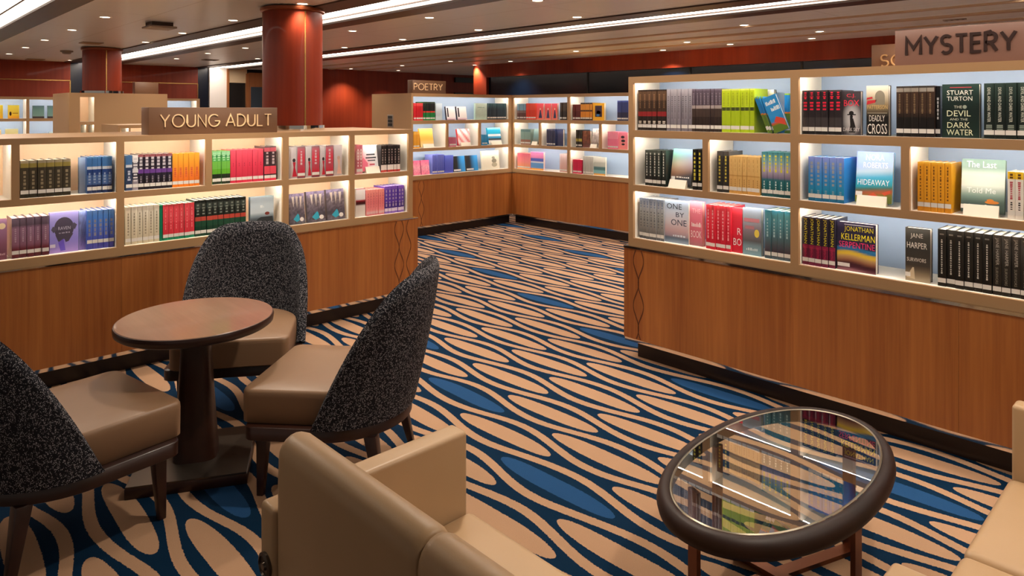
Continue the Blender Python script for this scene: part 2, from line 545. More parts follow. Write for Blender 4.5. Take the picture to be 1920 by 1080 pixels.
mb = MB(); wall_piece(mb, 470.5, 493, 0, 1.88, YB - 0.058, 0.008); mb.build('grey_door_leaf', M_SCREEN, w)
# far right part of the back wall
mb = MB(); mb.box(5.9, 10.9, 11.36, 11.46, 0, CEIL)
structure(mb.build('wall_far', M_RED), 'red far wall behind the poetry shelves')
mb = MB(); mb.box(x_on_y(852, 11.34), x_on_y(886, 11.34), 11.32, 11.36, 0.0, 1.82); mb.box(x_on_y(853, 11.34), x_on_y(888, 11.34), 11.32, 11.36, 2.04, 2.14)
structure(mb.build('door_2', M_BLACK), 'dark doorway beside the poetry sign')
XW = 7.55
yL = y_on_x(888, XW); yN = y_on_x(912, XW)
mb = MB(); mb.box(XW, XW + 0.12, -4, yL, 1.99, CEIL); mb.box(XW, XW + 0.12, yN, yL, 0, 1.99); mb.box(XW + 0.01, XW + 0.12, -4, yN, 0, 0.8)
structure(mb.build('wall_right', M_RED), 'red fascia and jamb around the dark window band')
win = MB(); win.box(XW + 0.05, XW + 0.08, -4, yN, 0.8, 1.99)
w = structure(win.build('window_1', mat('night_glass', '#07101f', 0.12, spec=0.6)), 'dark navy window band behind the right bookcases')
mb = MB()
for u in (1098, 1290, 1500):
    yy = y_on_x(u, XW); mb.box(XW + 0.04, XW + 0.06, yy - 0.012, yy + 0.012, 0.8, 1.99)
mb.build('mullion', M_BLACK, w)
# stepped soffit lines running along the window side
mb = MB()
for (a, b, z) in ((5.75, 5.80, 0.012), (6.25, 6.32, 0.016), (6.85, 6.9, 0.012)):
    mb.box(a, b, -4, 11.3, CEIL - z, CEIL + 0.001)
structure(mb.build('trim_1', mat('soffit_lip', '#b59d84', 0.45)), 'pale lips along the window side of the ceiling')

# columns standing in the bookcases
def column(x, y, r, rz, label):
    mb = MB()
    lathe(mb, [(r, 0.0), (r, 2.168)], 64)
    c = mb.build('column', M_RED, None, smooth=True, loc=(x, y, 0)); c.rotation_euler = (0, 0, rz)
    structure(c, label)
    m = MB(); lathe(m, [(r + 0.004, 2.16), (r + 0.016, 2.168), (r + 0.016, CEIL - 0.012), (r + 0.004, CEIL - 0.004)], 64); m.build('collar', mat('copper_collar', '#8a4a2e', 0.3, 0.5), c, smooth=True)
    for a in (0.0, PI * 2 / 3, PI * 4 / 3):
        g = MB(); ca, sa = math.cos(a - PI / 2), math.sin(a - PI / 2)
        for k, mt in ((0.0045, M_GOLD),):
            p = [(ca * (r + 0.003) - sa * k, sa * (r + 0.003) + ca * k), (ca * (r + 0.003) + sa * k, sa * (r + 0.003) - ca * k)]
            q = [(ca * (r - 0.01) - sa * k, sa * (r - 0.01) + ca * k), (ca * (r - 0.01) + sa * k, sa * (r - 0.01) - ca * k)]
            g.face([(*p[0], 0), (*p[1], 0), (*p[1], 2.16), (*p[0], 2.16)])
            g.face([(*p[0], 0), (*q[0], 0), (*q[0], 2.16), (*p[0], 2.16)]); g.face([(*p[1], 0), (*q[1], 0), (*q[1], 2.16), (*p[1], 2.16)])
            g.build('seam_strip', mt, c)
    return c

# ------------------------------------------------------------------ bookcases
class Unit:
    """local frame: x along the shelf as a reader sees it, y into the shelf, z up"""
    def __init__(self, axis, plane):
        self.axis, self.p = axis, plane
        self.rz = 0.0 if axis == 'Y' else -PI / 2
        self.loc = (0, plane, 0) if axis == 'Y' else (plane, 0, 0)
        self.M = Matrix.Translation(self.loc) @ Matrix.Rotation(self.rz, 4, 'Z')
    def s(self, u, dep=0.0):
        return x_on_y(u, self.p + dep) if self.axis == 'Y' else -y_on_x(u, self.p + dep)

def build_case(U, name, label, s0, s1, bars, rows, depth, back, group=None, panel=None, inlay=None, root=None):
    root = root or thing(name, label, 'bookcase', U.loc, U.rz, group)
    fr = MB(); lin_ = MB(); led = []
    ztop = bars[-1][1]
    for z0, z1 in bars:
        fr.box(s0, s1, 0, 0.02, z0, z1)
    for i, ops in enumerate(rows):
        za, zb = bars[i][1], bars[i + 1][0]
        cur = s0
        for a, b in ops + [(s1, None)]:
            if a > cur + 1e-4:
                fr.box(cur, a, 0, 0.02, za, zb)
                lin_.box(cur, a, 0.02, 0.27, za, zb + 0.018)
            if b is None:
                break
            l = MB(); l.box(a + 0.01, b - 0.01, 0.026, 0.0345, zb + 0.006, zb + 0.015)
            led.append(l)
            cur = b
    for j, (z0, z1) in enumerate(bars):
        lin_.box(s0, s1, 0.02, 0.27, z0 + (0.018 if j else 0.0), z1 - (0.012 if z1 == ztop else 0))
    fr.build('face_frame', M_TAN, root)
    lin_.build('shelf_boards', M_LINING, root)
    for l in led:
        l.build('light_strip', M_LED, root)
    b = MB(); b.box(s0, s1, 0.27, 0.28, bars[0][1], ztop - 0.012); b.build('back_panel', back, root)
    b = MB(); b.box(s0, s1, 0.28, depth - (0.31 if depth > 0.7 and panel else 0), bars[0][0], ztop - 0.012); b.box(s0, s1, 0.02, depth, ztop - 0.0119, ztop)
    b.build('body', M_TAN, root)
    if panel:
        for xa, xb in ((s0 - 0.005, s0), (s1, s1 + 0.005)):
            b = MB(); b.box(xa, xb, 0.0005, depth, bars[0][0], ztop); b.build('end_panel', M_TAN, root)
    if panel:
        p0, p1, cuts, k0, k1 = panel
        ed = [p0] + cuts + [p1]
        for a, c in zip(ed, ed[1:]):
            m = MB(); m.box(a + 0.0005, c - 0.0005, -0.02, 0.0, 0.12, 0.643)
            pn = m.build('base_panel', M_PANEL, root)
            if inlay and a <= inlay[0] <= c:
                for (off, ph) in inlay[1]:
                    g = MB(); prev = None
                    for q in range(61):
                        z = 0.125 + 0.513 * q / 60
                        x = inlay[0] + off + 0.019 * math.sin(2 * PI * (z - 0.12) / 0.262 + ph)
                        if prev:
                            g.box(min(prev[0], x) - 0.0018, max(prev[0], x) + 0.0018, -0.0206, -0.0195, prev[1], z)
                        prev = (x, z)
                    g.build('wavy_inlay', M_INLAY, pn)
        m = MB(); m.box(p0 + 0.004, p1 - 0.004, -0.016, depth, 0.10, 0.12); m.build('metal_edge', M_CHROME, root)
        m = MB(); m.box(p0, p1, -0.024, depth, 0.6435, bars[0][0]); m.build('metal_edge', M_CHROME, root)
        m = MB(); m.box(k0, k1, 0.04, depth - 0.04, 0, 0.10); m.build('plinth', M_PLINTH, root)
        m = MB(); m.box(p0 + 0.002, p1 - 0.002, 0.0, depth, 0.12, 0.6435); m.build('cabinet', M_PANEL, root)
    return root

B2 = [(0.65, 0.6945), (0.964, 0.999), (1.276, 1.308)]
B3 = [(0.657, 0.702), (0.978, 1.014), (1.293, 1.334), (1.609, 1.647)]
def spans(U, us):
    return [(U.s(a), U.s(b)) for a, b in us]

UL = Unit('Y', 4.27)
LROW1 = [(-130, -3), (0 - 2, 21.5), (37, 219), (233, 386), (397.5, 530.4), (541.5, 656), (665, 766)]
LROW1 = [(-160, 21.5), (37, 219), (233, 386), (397.5, 530.4), (541.5, 656), (665, 766)]
LROW2 = [(-160, 219), (233, 530.4), (541.5, 656), (665, 766)]
case_l = build_case(UL, 'low_bookcase', 'low lit bookcase under the YOUNG ADULT sign', UL.s(-190), UL.s(773), B2, [spans(UL, LROW2), spans(UL, LROW1)], 0.85, M_BACK_WARM,
                    panel=(UL.s(-190), 3.093, [UL.s(226), UL.s(536)], UL.s(-190), 3.03), inlay=(2.99, [(-0.085, 0), (-0.045, PI), (0.02, 0.0), (0.055, PI)][:3]))
UR = Unit('X', 3.33)
RROW3 = [(1187, 1482), (1497, 2120)]
RROW2 = [(1187, 1317), (1327.5, 1482), (1497, 1689), (1705, 2120)]
case_r = build_case(UR, 'tall_bookcase', 'tall lit bookcase under the MYSTERY sign', UR.s(1179.5), UR.s(2220), B3, [spans(UR, RROW3), spans(UR, RROW2), spans(UR, RROW3)], 0.8, M_BACK_COOL,
                    panel=(-2.502, UR.s(2220), [UR.s(1485), UR.s(1800)], -2.445, UR.s(2220)), inlay=(-2.41, [(-0.005, 0), (0.028, PI)]))
# corner bookcase: two wings meeting at the back
# the island bookcases are double: unseen lit far-side shelves, added to light the ceiling
def rear(case, depth, spans_, bars, back):
    e = bpy.data.objects.new('rear_shelves', None); COL.objects.link(e); e.parent = case
    e.rotation_euler = (0, 0, PI); e.location = (0, depth - 0.0004, -0.001)
    build_case(None, '', '', spans_[0][0] - 0.03, spans_[-1][1] + 0.03, bars, [spans_] * (len(bars) - 1), 0.3, back, root=e)
rear(case_r, 0.8, [(0.19 + k * 0.76, 0.19 + k * 0.76 + 0.72) for k in range(3)], B3, M_BACK_COOL)
rear(case_l, 0.85, [(-2.02 + k * 0.6, -2.02 + k * 0.6 + 0.56) for k in range(3)], B2, M_BACK_WARM)
UC = Unit('Y', 6.485)
UD = Unit('X', 6.21)
CROW3 = [(774.5, 954.5)]
CROW2 = [(774.5, 837), (841, 898), (902, 954.5)]
xe = 4.635
case_c = build_case(UC, 'tall_bookcase', 'back corner bookcase wing under the POETRY sign', xe, 6.208, B3, [spans(UC, CROW3), spans(UC, CROW2), spans(UC, CROW3)], 0.82, M_BACK_COOL,
                    panel=(xe - 0.02, 6.20, [UC.s(868)], xe + 0.04, 6.2), inlay=(xe + 0.13, [(-0.03, 0), (0.01, PI)]))
DROW1 = [(962.7, 1063.5), (1068, 1250)]
DROW2 = [(962.7, 1010), (1013.5, 1063.5), (1068, 1123), (1127, 1250)]
case_d = build_case(UD, 'tall_bookcase', 'back corner bookcase wing to the right, half behind the mystery bookcase', -6.48, UD.s(1300), B3, [spans(UD, DROW1), spans(UD, DROW2), spans(UD, DROW1)], 0.8, M_BACK_COOL,
                    panel=(-6.46, UD.s(1300), [UD.s(1065)], -6.46, UD.s(1300)))
# wall switch on the end of the poetry wing
t = thing('wall_switch', 'small black switch plate on the end of the poetry bookcase', 'switch', (xe, UC.p + 0.52, 1.28))
y0 = y_on_x(727, xe - 0.002); y1 = y_on_x(738, xe - 0.002)
t.location = (xe, (y0 + y1) / 2, 1.325)
mb = MB(); w = abs(y0 - y1) / 2; mb.box(-0.008, 0, -w, w, -0.075, 0.075); mb.build('plate', M_GREY, t, bevel=0.002)
for k in range(3):
    mb = MB(); mb.box(-0.012, -0.007, -w * 0.7, w * 0.7, -0.06 + k * 0.043, -0.025 + k * 0.043); mb.build('rocker', M_BLACK, t)

# far bookcases at the back left
UF = Unit('Y', 12.1)
FROW = [(-150, -60), (-54, -3), (0, 49.5), (55, 125.5), (150, 228), (234, 308), (313, 369)]
FROW = [(-70, 49.5), (55, 125.5), (132, 228), (234, 306), (311, 369)]
case_f = build_case(UF, 'tall_bookcase', 'tall bookcase along the far back wall', UF.s(-80), UF.s(374), B3, [spans(UF, FROW)] * 3, 0.35, M_BACK_COOL, panel=(UF.s(-80), UF.s(374), [], UF.s(-80), UF.s(374)))
UG = Unit('Y', 8.95)
GS = [UG.s(u) for u in (130, 150, 177, 313)]
case_g = build_case(UG, 'tall_bookcase', 'tan bookcase built round the far red column', GS[0], GS[3], [B3[0], (0.978, 1.19), (1.288, 1.322), (1.60, 1.647)],
                    [[(GS[1], GS[2])], [(GS[1], (GS[1] + GS[2]) / 2 - 0.008), ((GS[1] + GS[2]) / 2 + 0.008, GS[2])], [(GS[1], GS[2])]], 0.82, M_BACK_WARM, panel=(GS[0], GS[3], [], GS[0] + 0.03, GS[3] - 0.03))
UH = Unit('Y', 7.5)
HROW = [(225.5, 242), (245, 292), (297, 345), (349, 396)]
case_h = build_case(UH, 'low_bookcase', 'low bookcase behind the left end of the YOUNG ADULT sign', UH.s(222), UH.s(400), B2, [spans(UH, HROW)] * 2, 0.6, M_BACK_WARM, panel=(UH.s(222), UH.s(400), [], UH.s(222), UH.s(400)))

column(2.368, 4.80, 0.211, math.radians(-3), 'big red column rising through the low bookcase')
column(2.22, 9.44, 0.205, math.radians(-1), 'far red column rising through the tan bookcase')
# polished feet where the columns meet the bookcase tops
for (x, y, z, lab) in ((2.368, 4.80, 1.3085, 'polished chrome ring at the foot of the big red column'), (2.22, 9.44, 1.6475, 'polished chrome ring at the foot of the far red column')):
    mb = MB(); n = 64
    rows = [[((0.211 + e) * math.cos(2 * PI * j / n), (0.211 + e) * math.sin(2 * PI * j / n), zz) for j in range(n)] for e, zz in ((0.001, 0), (0.016, 0), (0.016, 0.034), (0.001, 0.034))]
    mb.grid(rows, close_u=True)
    tag(mb.build('column_ring', M_CHROME, None, smooth=True, loc=(x, y, z)), lab, 'ring', 'chrome column rings')

# ------------------------------------------------------------------ signs
def sign(U, s0, s1, dep, z0, h, depth, word, lx0, lx1, lz0, lz1, label, stroke, m=M_SIGN, ml=M_LETTER, ld=0.006):
    mb = MB(); mb.box(0, s1 - s0, 0, depth, 0, h)
    p = U.M @ Vector((s0, dep, z0))
    o = mb.build('shelf_sign', m, None, loc=p, bevel=0.002)
    o.rotation_euler = (0, 0, U.rz)
    tag(o, label, 'sign', 'shelf subject signs')
    l = MB(); stroke_word(l, word, lx0, lx1, lz0, lz1, -0.0005, stroke, ld)
    l.build('lettering', ml, o)
    return o
sx0, sx1 = UL.s(279, 0.06), UL.s(520, 0.06)
sign(UL, sx0, sx1, 0.06, 1.308, 0.16, 0.14, 'YOUNG ADULT', 0.062, sx1 - sx0 - 0.045, 0.045, 0.117, 'brown sign reading YOUNG ADULT on the low bookcase', 0.0062)
sx0, sx1 = UR.s(1678, 0.02), UR.s(1932, 0.02)
sign(UR, sx0, sx1, 0.02, 1.647, 0.155, 0.10, 'MYSTERY', UR.s(1700, 0.02) - sx0, UR.s(1905, 0.02) - sx0, 0.045, 0.118, 'rose brown sign reading MYSTERY on the tall right bookcase', 0.0118, M_SIGN_ROSE, M_LETTER_DARK, 0.005)
sx0 = UR.s(1634, 0.62)
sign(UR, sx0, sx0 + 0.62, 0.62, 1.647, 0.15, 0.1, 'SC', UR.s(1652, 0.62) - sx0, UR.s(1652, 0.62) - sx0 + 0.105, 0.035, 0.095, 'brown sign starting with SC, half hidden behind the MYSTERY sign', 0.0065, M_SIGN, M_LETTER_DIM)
sx0, sx1 = UC.s(767, 0.02) + 0.05, UC.s(836, 0.02)
sign(UC, sx0, sx1, 0.02, 1.647, 0.15, 0.10, 'POETRY', UC.s(776, 0.02) - sx0, UC.s(829, 0.02) - sx0, 0.04, 0.11, 'small brown sign reading POETRY on the back corner bookcase', 0.008)
# blank side of a sign on the far bookcase
sx0, sx1 = UG.s(253, 0.4), UG.s(297, 0.4)
mb = MB(); mb.box(0, sx1 - sx0, 0, 0.1, 0, 0.15)
tag(mb.build('shelf_sign', M_SIGN, None, loc=UG.M @ Vector((sx0, 0.4, 1.647)), bevel=0.002), 'blank backed brown sign on the tan bookcase by the far column', 'sign', 'shelf subject signs')

# ------------------------------------------------------------------ ceiling fixtures
DOWN = [(197, 32), (135, 56), (84, 75), (48, 89), (17, 101), (132, 113), (437, 38), (342, 62), (273, 79), (216, 92), (331, 110), (460, 90), (390, 100), (483, 110), (567, 7),
        (805, 33), (661, 58), (897, 56), (1008, 1), (1082, 32), (755, 74), (646, 89), (754, 123), (747, 132), (845, 115), (957, 115), (1080, 96), (1243, 94), (890, 122),
        (1288, 79), (1369, 83), (1537, 59), (1522, 72), (658, 129)]
def nearest(x, y):
    return None
ring_mb = MB(); lathe(ring_mb, [(0.034, -0.001), (0.046, -0.004), (0.048, -0.001), (0.048, 0.0)], 20, close=False)
lamp_mb = MB(); lathe(lamp_mb, [(0.034, -0.0015), (0.0341, 0.0)], 20)
sl = bpy.data.lights.new('downlight_beam', 'SPOT')
sl.energy = SPOT_POWER; sl.color = (1.0, 0.87, 0.72); sl.spot_size = math.radians(112); sl.spot_blend = 0.8; sl.shadow_soft_size = 0.04
sl2 = sl.copy(); sl2.energy = SPOT_POWER * 4.7
sl3 = sl.copy(); sl3.energy = SPOT_POWER * 10
proto_dl = None
def downlight(x, y, label, seen=True):
    global proto_dl
    if proto_dl is None:
        t = thing('downlight', label, 'light', (x, y, CEIL), 0, 'recessed ceiling downlights')
        ring_mb.build('trim_ring', M_WHITE, t, smooth=True)
        lamp_mb.build('lamp', M_LAMP, t)
        b = bpy.data.objects.new('beam', sl); COL.objects.link(b); b.parent = t; b.location = (0, 0, -0.02)
        proto_dl = t
    else:
        t = copy_tree(proto_dl); t.location = (x, y, CEIL); t['label'] = label
    if x > 5.35:                              # boosted over the window aisle to brighten its dark ceiling by bounce
        for ch in t.children:
            if ch.type == 'LIGHT':
                ch.data = sl3 if y < 5 else sl2
    return t
ORD = ['first', 'second', 'third', 'fourth', 'fifth', 'sixth', 'seventh', 'eighth', 'ninth', 'tenth', 'eleventh', 'twelfth', 'thirteenth', 'fourteenth', 'fifteenth']
zones = [('left of the far column', lambda u: u < 235), ('between the two red columns', lambda u: u < 600), ('just right of the big column', lambda u: u < 840), ('above the back corner bookcase', lambda u: u < 1170), ('above the tall right bookcase', lambda u: True)]
cnt = {}
groups = {}
for u, v in DOWN:
    for zi, (zn, fn) in enumerate(zones):
        if fn(u):
            groups.setdefault(zi, []).append((u, v)); break
for zi, lst in groups.items():
    lst.sort()
    for i, (u, v) in enumerate(lst):
        x, y, _ = on_floor(u, v, CEIL) if v < 150 else (0, 0, 0)
        D = (CEIL - EYE) * F_PX / (HORIZON - v)
        x, y, _ = world_at(u, D)
        downlight(x, y, f'small downlight, {ORD[i]} from left of those {zones[zi][0]}')
# downlights added out of view along the rows to light the seats
for x, y in ((1.6, 3.75), (1.75, 1.9), (1.75, 0.2), (3.75, 2.7), (3.75, 0.9), (3.75, -0.9), (5.7, 1.0), (5.7, 3.0), (0.1, 2.3)):
    t = downlight(x, y, 'added small round ceiling downlight above the seats, outside the photo')
    for ch in t.children:
        if ch.type == 'LIGHT' and 1 < x < 5 and (y < 2.5 or x < 2):
            ch.data = sl2

def ceil_pt(u, v):
    return world_at(u, (CEIL - EYE) * F_PX / (HORIZON - v))
x, y, _ = ceil_pt(299, 43)
t = thing('ceiling_speaker', 'square grey ceiling fixture hanging above the YOUNG ADULT sign', 'speaker', (x, y, CEIL))
mb = MB(); mb.box(-0.11, 0.11, -0.11, 0.11, -0.05, -0.032); mb.build('cover_plate', M_GREY, t, bevel=0.006)
mb = MB(); mb.box(-0.085, 0.085, -0.085, 0.085, -0.032, 0); mb.build('housing', M_COVE_DARK, t)
for (u, v, w, h, lab) in ((171, 80, 0.20, 0.20, 'flat square ceiling vent in front of the far column'), (66, 111, 0.22, 0.2, 'flat ceiling vent at far left above the red wall'), (394, 112, 0.2, 0.16, 'dark slotted ceiling vent before the white wall strip'), (1790, 36, 0.05, 0.16, 'thin dark slot vent in the ceiling above the MYSTERY sign')):
    x, y, _ = ceil_pt(u, v)
    t = thing('ceiling_vent', lab, 'vent', (x, y, CEIL), 0, 'ceiling vents')
    mb = MB(); mb.box(-w / 2, w / 2, -h / 2, h / 2, -0.008, 0); mb.build('vent_frame', M_GREY, t)
    mb = MB()
    for k in range(4):
        mb.box(-w / 2 + 0.01, w / 2 - 0.01, -h / 2 + h * (k + 0.3) / 4, -h / 2 + h * (k + 0.7) / 4, -0.010, -0.007)
    mb.build('vent_slats', M_COVE_DARK if u > 300 else M_TAN, t)
x, y, _ = ceil_pt(125, 95)
t = thing('smoke_detector', 'round grey smoke detector on the ceiling left of the far column', 'detector', (x, y, CEIL))
mb = MB(); lathe(mb, [(0.03, -0.045), (0.045, -0.04), (0.055, -0.02), (0.07, -0.018), (0.072, 0)], 28); mb.build('detector_body', M_GREY, t, smooth=True)

# ------------------------------------------------------------------ chairs round the small table
def plan_pts(n, a, yf, b, rc):
    """outline of seat: straight front at yf with rounded corners, half ellipse behind; n points round"""
    pts = []
    for i in range(9):                                   # right front corner
        t = -PI / 2 + PI / 2 * i / 8
        pts.append((a - rc + rc * math.cos(t), yf + rc + rc * math.sin(t)))
    for i in range(1, 24):
        t = PI * i / 24
        pts.append((a * math.cos(t), b * math.sin(t)))
    for i in range(9):
        t = PI + PI / 2 * i / 8
        pts.append((-a + rc + rc * math.cos(t), yf + rc + rc * math.sin(t)))
    return pts
def ring_solid(mb, outline, rings):
    """rings: (inset scale, z) ; scale about (0, 0.02)"""
    rows = [[(x * s, 0.02 + (y - 0.02) * s, z) for x, y in outline] for s, z in rings]
    i = mb.grid(rows, close_u=True); n = len(outline)
    mb.cap([i + j for j in range(n)], flip=True)
    k = i + (len(rings) - 1) * n
    mb.cap([k + j for j in range(n)])
def taper_leg(mb, x0, y0, x1, y1, z0, z1, w0, w1):
    for (x, y, z, w) in ((x0, y0, z0, w0), (x1, y1, z1, w1)):
        pass
    a = [(x0 + sx * w0, y0 + sy * w0, z0) for sx, sy in ((-1, -1), (1, -1), (1, 1), (-1, 1))]
    b = [(x1 + sx * w1, y1 + sy * w1, z1) for sx, sy in ((-1, -1), (1, -1), (1, 1), (-1, 1))]
    i = mb.grid([a, b], close_u=True)
    mb.cap([i, i + 1, i + 2, i + 3], flip=True); mb.cap([i + 4, i + 5, i + 6, i + 7])

def make_chair(label):
    t = thing('barrel_chair', label, 'chair', group='barrel back chairs round the small table')
    seat = MB(); ring_solid(seat, plan_pts(0, 0.258, -0.285, 0.255, 0.035), [(0.97, 0.284), (1.0, 0.291), (1.003, 0.385), (0.999, 0.400), (0.985, 0.4085), (0.955, 0.412), (0.6, 0.418), (0.2, 0.419)])
    seat.build('seat', M_SEAT, t, smooth=True)
    rail = MB(); ring_solid(rail, plan_pts(0, 0.292, -0.268, 0.30, 0.04), [(0.96, 0.234), (0.985, 0.238), (0.985, 0.283), (0.97, 0.287)])
    rail.build('rail', M_DARKWOOD, t, smooth=True)
    sh = MB()
    NTH, NZ = 49, 22
    A, B, ZB, H, LEAN, TH = 0.300, 0.308, 0.286, 0.549, 0.105, 0.042
    def pt(th, k, off):
        cq = max(math.cos(th), 0.0) ** 0.92; sq = math.copysign(abs(math.sin(th)) ** 0.92, math.sin(th))
        zt = ZB + max(H * (1 - (1 - cq) ** 2.1), 0.008)
        z = ZB + (zt - ZB) * k
        f = (z - ZB) / H
        grow = 1 + 0.03 * math.sin(min(f, 1) * PI)          # gentle belly
        return ((A - off) * sq * grow, (B - off) * cq * grow + LEAN * f, z)
    ths = [math.radians(90 * math.copysign(1 - (1 - abs(2 * i / (NTH - 1) - 1)) ** 1.5, i - (NTH - 1) / 2)) for i in range(NTH)]
    rows = []
    for k in range(NZ + 1):
        kk = k / NZ
        o_ = 0.006 * max(0, (kk - 0.93) / 0.07) ** 2 * 2
        rows.append([pt(th, kk, o_) for th in ths])
    rim = []
    for th in ths:
        p = pt(th, 1, TH * 0.5); rim.append((p[0], p[1], p[2] + 0.010))
    rows.append(rim)
    for k in range(NZ, -1, -1):
        kk = k / NZ
        o_ = 0.006 * max(0, (kk - 0.93) / 0.07) ** 2 * 2
        rows.append([pt(th, kk, TH - o_) for th in ths])
    rows.append(rows[0])
    sh.grid(rows, flip=True)
    s = sh.build('backrest', M_FABRIC, t, smooth=True)
    for x, y in ((0.215, -0.225), (-0.215, -0.225)):
        m = MB(); taper_leg(m, x, y, x * 0.98, y + 0.01, 0, 0.24, 0.0125, 0.022); m.build('leg', M_DARKWOOD, t, bevel=0.003)
    for x, y in ((0.235, 0.245), (-0.235, 0.245)):
        m = MB(); taper_leg(m, x, y, x * 0.85, y * 0.8, 0, 0.24, 0.0125, 0.024); m.build('leg', M_DARKWOOD, t, bevel=0.003)
    return t
def place(t, x, y, fx, fy):
    t.location = (x, y, 0); t.rotation_euler = (0, 0, math.atan2(fx, -fy))
ch = make_chair('speckled dark barrel chair behind the round table, facing the camera')
place(ch, 1.402, 3.386, -0.548, -0.832)
c2 = copy_tree(ch); c2['label'] = 'speckled dark barrel chair right of the round table, its back to the aisle'
place(c2, 1.44, 2.52, -0.654, 0.756)
c3 = copy_tree(ch); c3['label'] = 'speckled dark barrel chair cut off by the left edge of the photo'
place(c3, 0.55, 2.82, 0.985, 0.17)

# ------------------------------------------------------------------ round pedestal table
t = thing('round_table', 'small round walnut pedestal table between three speckled barrel chairs', 'table', (1.035, 2.95, 0))
mb = MB(); lathe(mb, [(0.26, 0.566), (0.288, 0.568), (0.299, 0.576), (0.301, 0.595), (0.298, 0.6035), (0.288, 0.605)], 72)
mb.build('table_edge', M_DARKWOOD, t, smooth=True)
mb = MB(); lathe(mb, [(0.2955, 0.6042), (0.294, 0.6058)], 72); mb.build('tabletop', M_TOPWOOD, t)
mb = MB()
rows = []
for z, w in ((0.045, 0.085), (0.12, 0.078), (0.3, 0.066), (0.45, 0.058), (0.567, 0.055)):
    n = 32
    rows.append([(w * math.copysign(abs(math.cos(2 * PI * j / n)) ** 0.55, math.cos(2 * PI * j / n)), w * math.copysign(abs(math.sin(2 * PI * j / n)) ** 0.55, math.sin(2 * PI * j / n)), z) for j in range(n)])
i = mb.grid(rows, close_u=True); mb.cap([i + j for j in range(32)], flip=True); mb.cap([i + 4 * 32 + j for j in range(32)])
o = mb.build('pedestal', M_DARKWOOD, t, smooth=True); o.rotation_euler = (0, 0, math.radians(-28))
mb = MB(); mb.box(-0.215, 0.215, -0.215, 0.215, 0, 0.04); o = mb.build('base_block', M_DARKWOOD, t, bevel=0.003); o.rotation_euler = (0, 0, math.radians(-28))
mb = MB(); mb.box(-0.212, 0.212, -0.212, 0.212, 0.04, 0.046); o = mb.build('base_plate', M_DARKMETAL, t); o.rotation_euler = (0, 0, math.radians(-28))

# ------------------------------------------------------------------ sofas
def rbox(name, x0, x1, y0, y1, z0, z1, r, m, parent, seg=4):
    mb = MB(); mb.box(x0, x1, y0, y1, z0, z1)
    return mb.build(name, m, parent, bevel=r, seg=seg)
def make_sofa(label):
    """faces -y; two seats between thin arms"""
    t = thing('loveseat', label, 'sofa', group='tan leather loveseats')
    rbox('plinth', -0.50, 0.50, -0.22, 0.20, 0, 0.07, 0.004, M_PLINTH, t)
    rbox('seat_frame', -0.493, 0.493, -0.25, 0.2, 0.07, 0.27, 0.012, M_LEATHER, t)
    for s in (-1, 1):
        x0, x1 = sorted((s * 0.0015, s * 0.4925))
        rbox('seat_cushion', x0, x1, -0.2675, 0.187, 0.268, 0.40, 0.022, M_LEATHER, t)
        b = MB(); n = 10
        prof = [(0.267, 0.09), (0.269, 0.662)] + [(0.225 + 0.042 * math.cos(PI * q / n), 0.720 + 0.042 * math.sin(PI * q / n)) for q in range(n + 1)] + [(0.184, 0.662), (0.188, 0.36), (0.188, 0.09)]
        e = 0.018
        rows = []
        for xx, sc in ((x0, 0.84), (x0 + 0.004, 0.93), (x0 + e, 1.0), (x1 - e, 1.0), (x1 - 0.004, 0.93), (x1, 0.84)):
            cy, cz = 0.2275, 0.40
            rows.append([(xx, cy + (y - cy) * sc, cz + (z - cz) * (1 - (1 - sc) * 0.12)) for y, z in prof])
        i = b.grid(rows, close_u=True); k = len(prof)
        b.cap([i + j for j in range(k)]); b.cap([i + 5 * k + j for j in range(k)], flip=True)
        b.build('back_cushion', M_LEATHER, t, smooth=True)
        x0, x1 = sorted((s * 0.4945, s * 0.560))
        arm = rbox('armrest', x0, x1, -0.262, 0.274, 0.05, 0.605, 0.012, M_LEATHER, t)
        m = MB(); lathe(m, [(0.027, 0.0), (0.027, 0.006), (0.021, 0.0085), (0.0195, 0.004), (0.010, 0.004), (0.008, 0.009)], 32)
        for vtx in range(len(m.v)):
            x, y, z = m.v[vtx]; m.v[vtx] = (s * 0.527 + x, 0.274 + z, 0.478 + y)
        m.build('round_stud', M_DARKMETAL, arm, smooth=True)
    return t
sf = make_sofa('tan leather loveseat in the foreground, seen from behind its back')
# facing +x: local -y -> +x
sf.location = (0.655 + 0.2675, 0.91, 0); sf.rotation_euler = (0, 0, PI / 2)
s2 = copy_tree(sf); s2['label'] = 'tan leather loveseat at the bottom right corner, facing the glass table'
s2.location = (1.92, 0.455 - 0.2675, 0); s2.rotation_euler = (0, 0, PI)

# ------------------------------------------------------------------ glass coffee table
t = thing('coffee_table', 'oval glass coffee table with dark wood rim and bronze frame', 'table', (2.065, 0.967, 0))
RA, RB = 0.502, 0.278
n = 96
def oval(off, z):
    out = []
    for j in range(n):
        q = 2 * PI * j / n
        c_, s_ = math.cos(q), math.sin(q)
        out.append(((RA - off) * math.copysign(abs(c_) ** 0.94, c_), (RB - off) * math.copysign(abs(s_) ** 0.94, s_), z))
    return out
prof = [(0.040, 0.335), (0.02, 0.322), (0.004, 0.330), (0, 0.345), (0.004, 0.363), (0.014, 0.376), (0.026, 0.380), (0.035, 0.378), (0.040, 0.372), (0.040, 0.335)]
mb = MB(); mb.grid([oval(o_, z) for o_, z in prof], close_u=True); mb.build('rim', M_RIM, t, smooth=True)
mb = MB(); i = mb.grid([oval(0.0405, 0.366), oval(0.0405, 0.376)], close_u=True)
mb.m = [1] * len(mb.f)
mb.cap([i + j for j in range(n)], flip=True); mb.m[-1] = 1
mb.cap([i + n + j for j in range(n)])
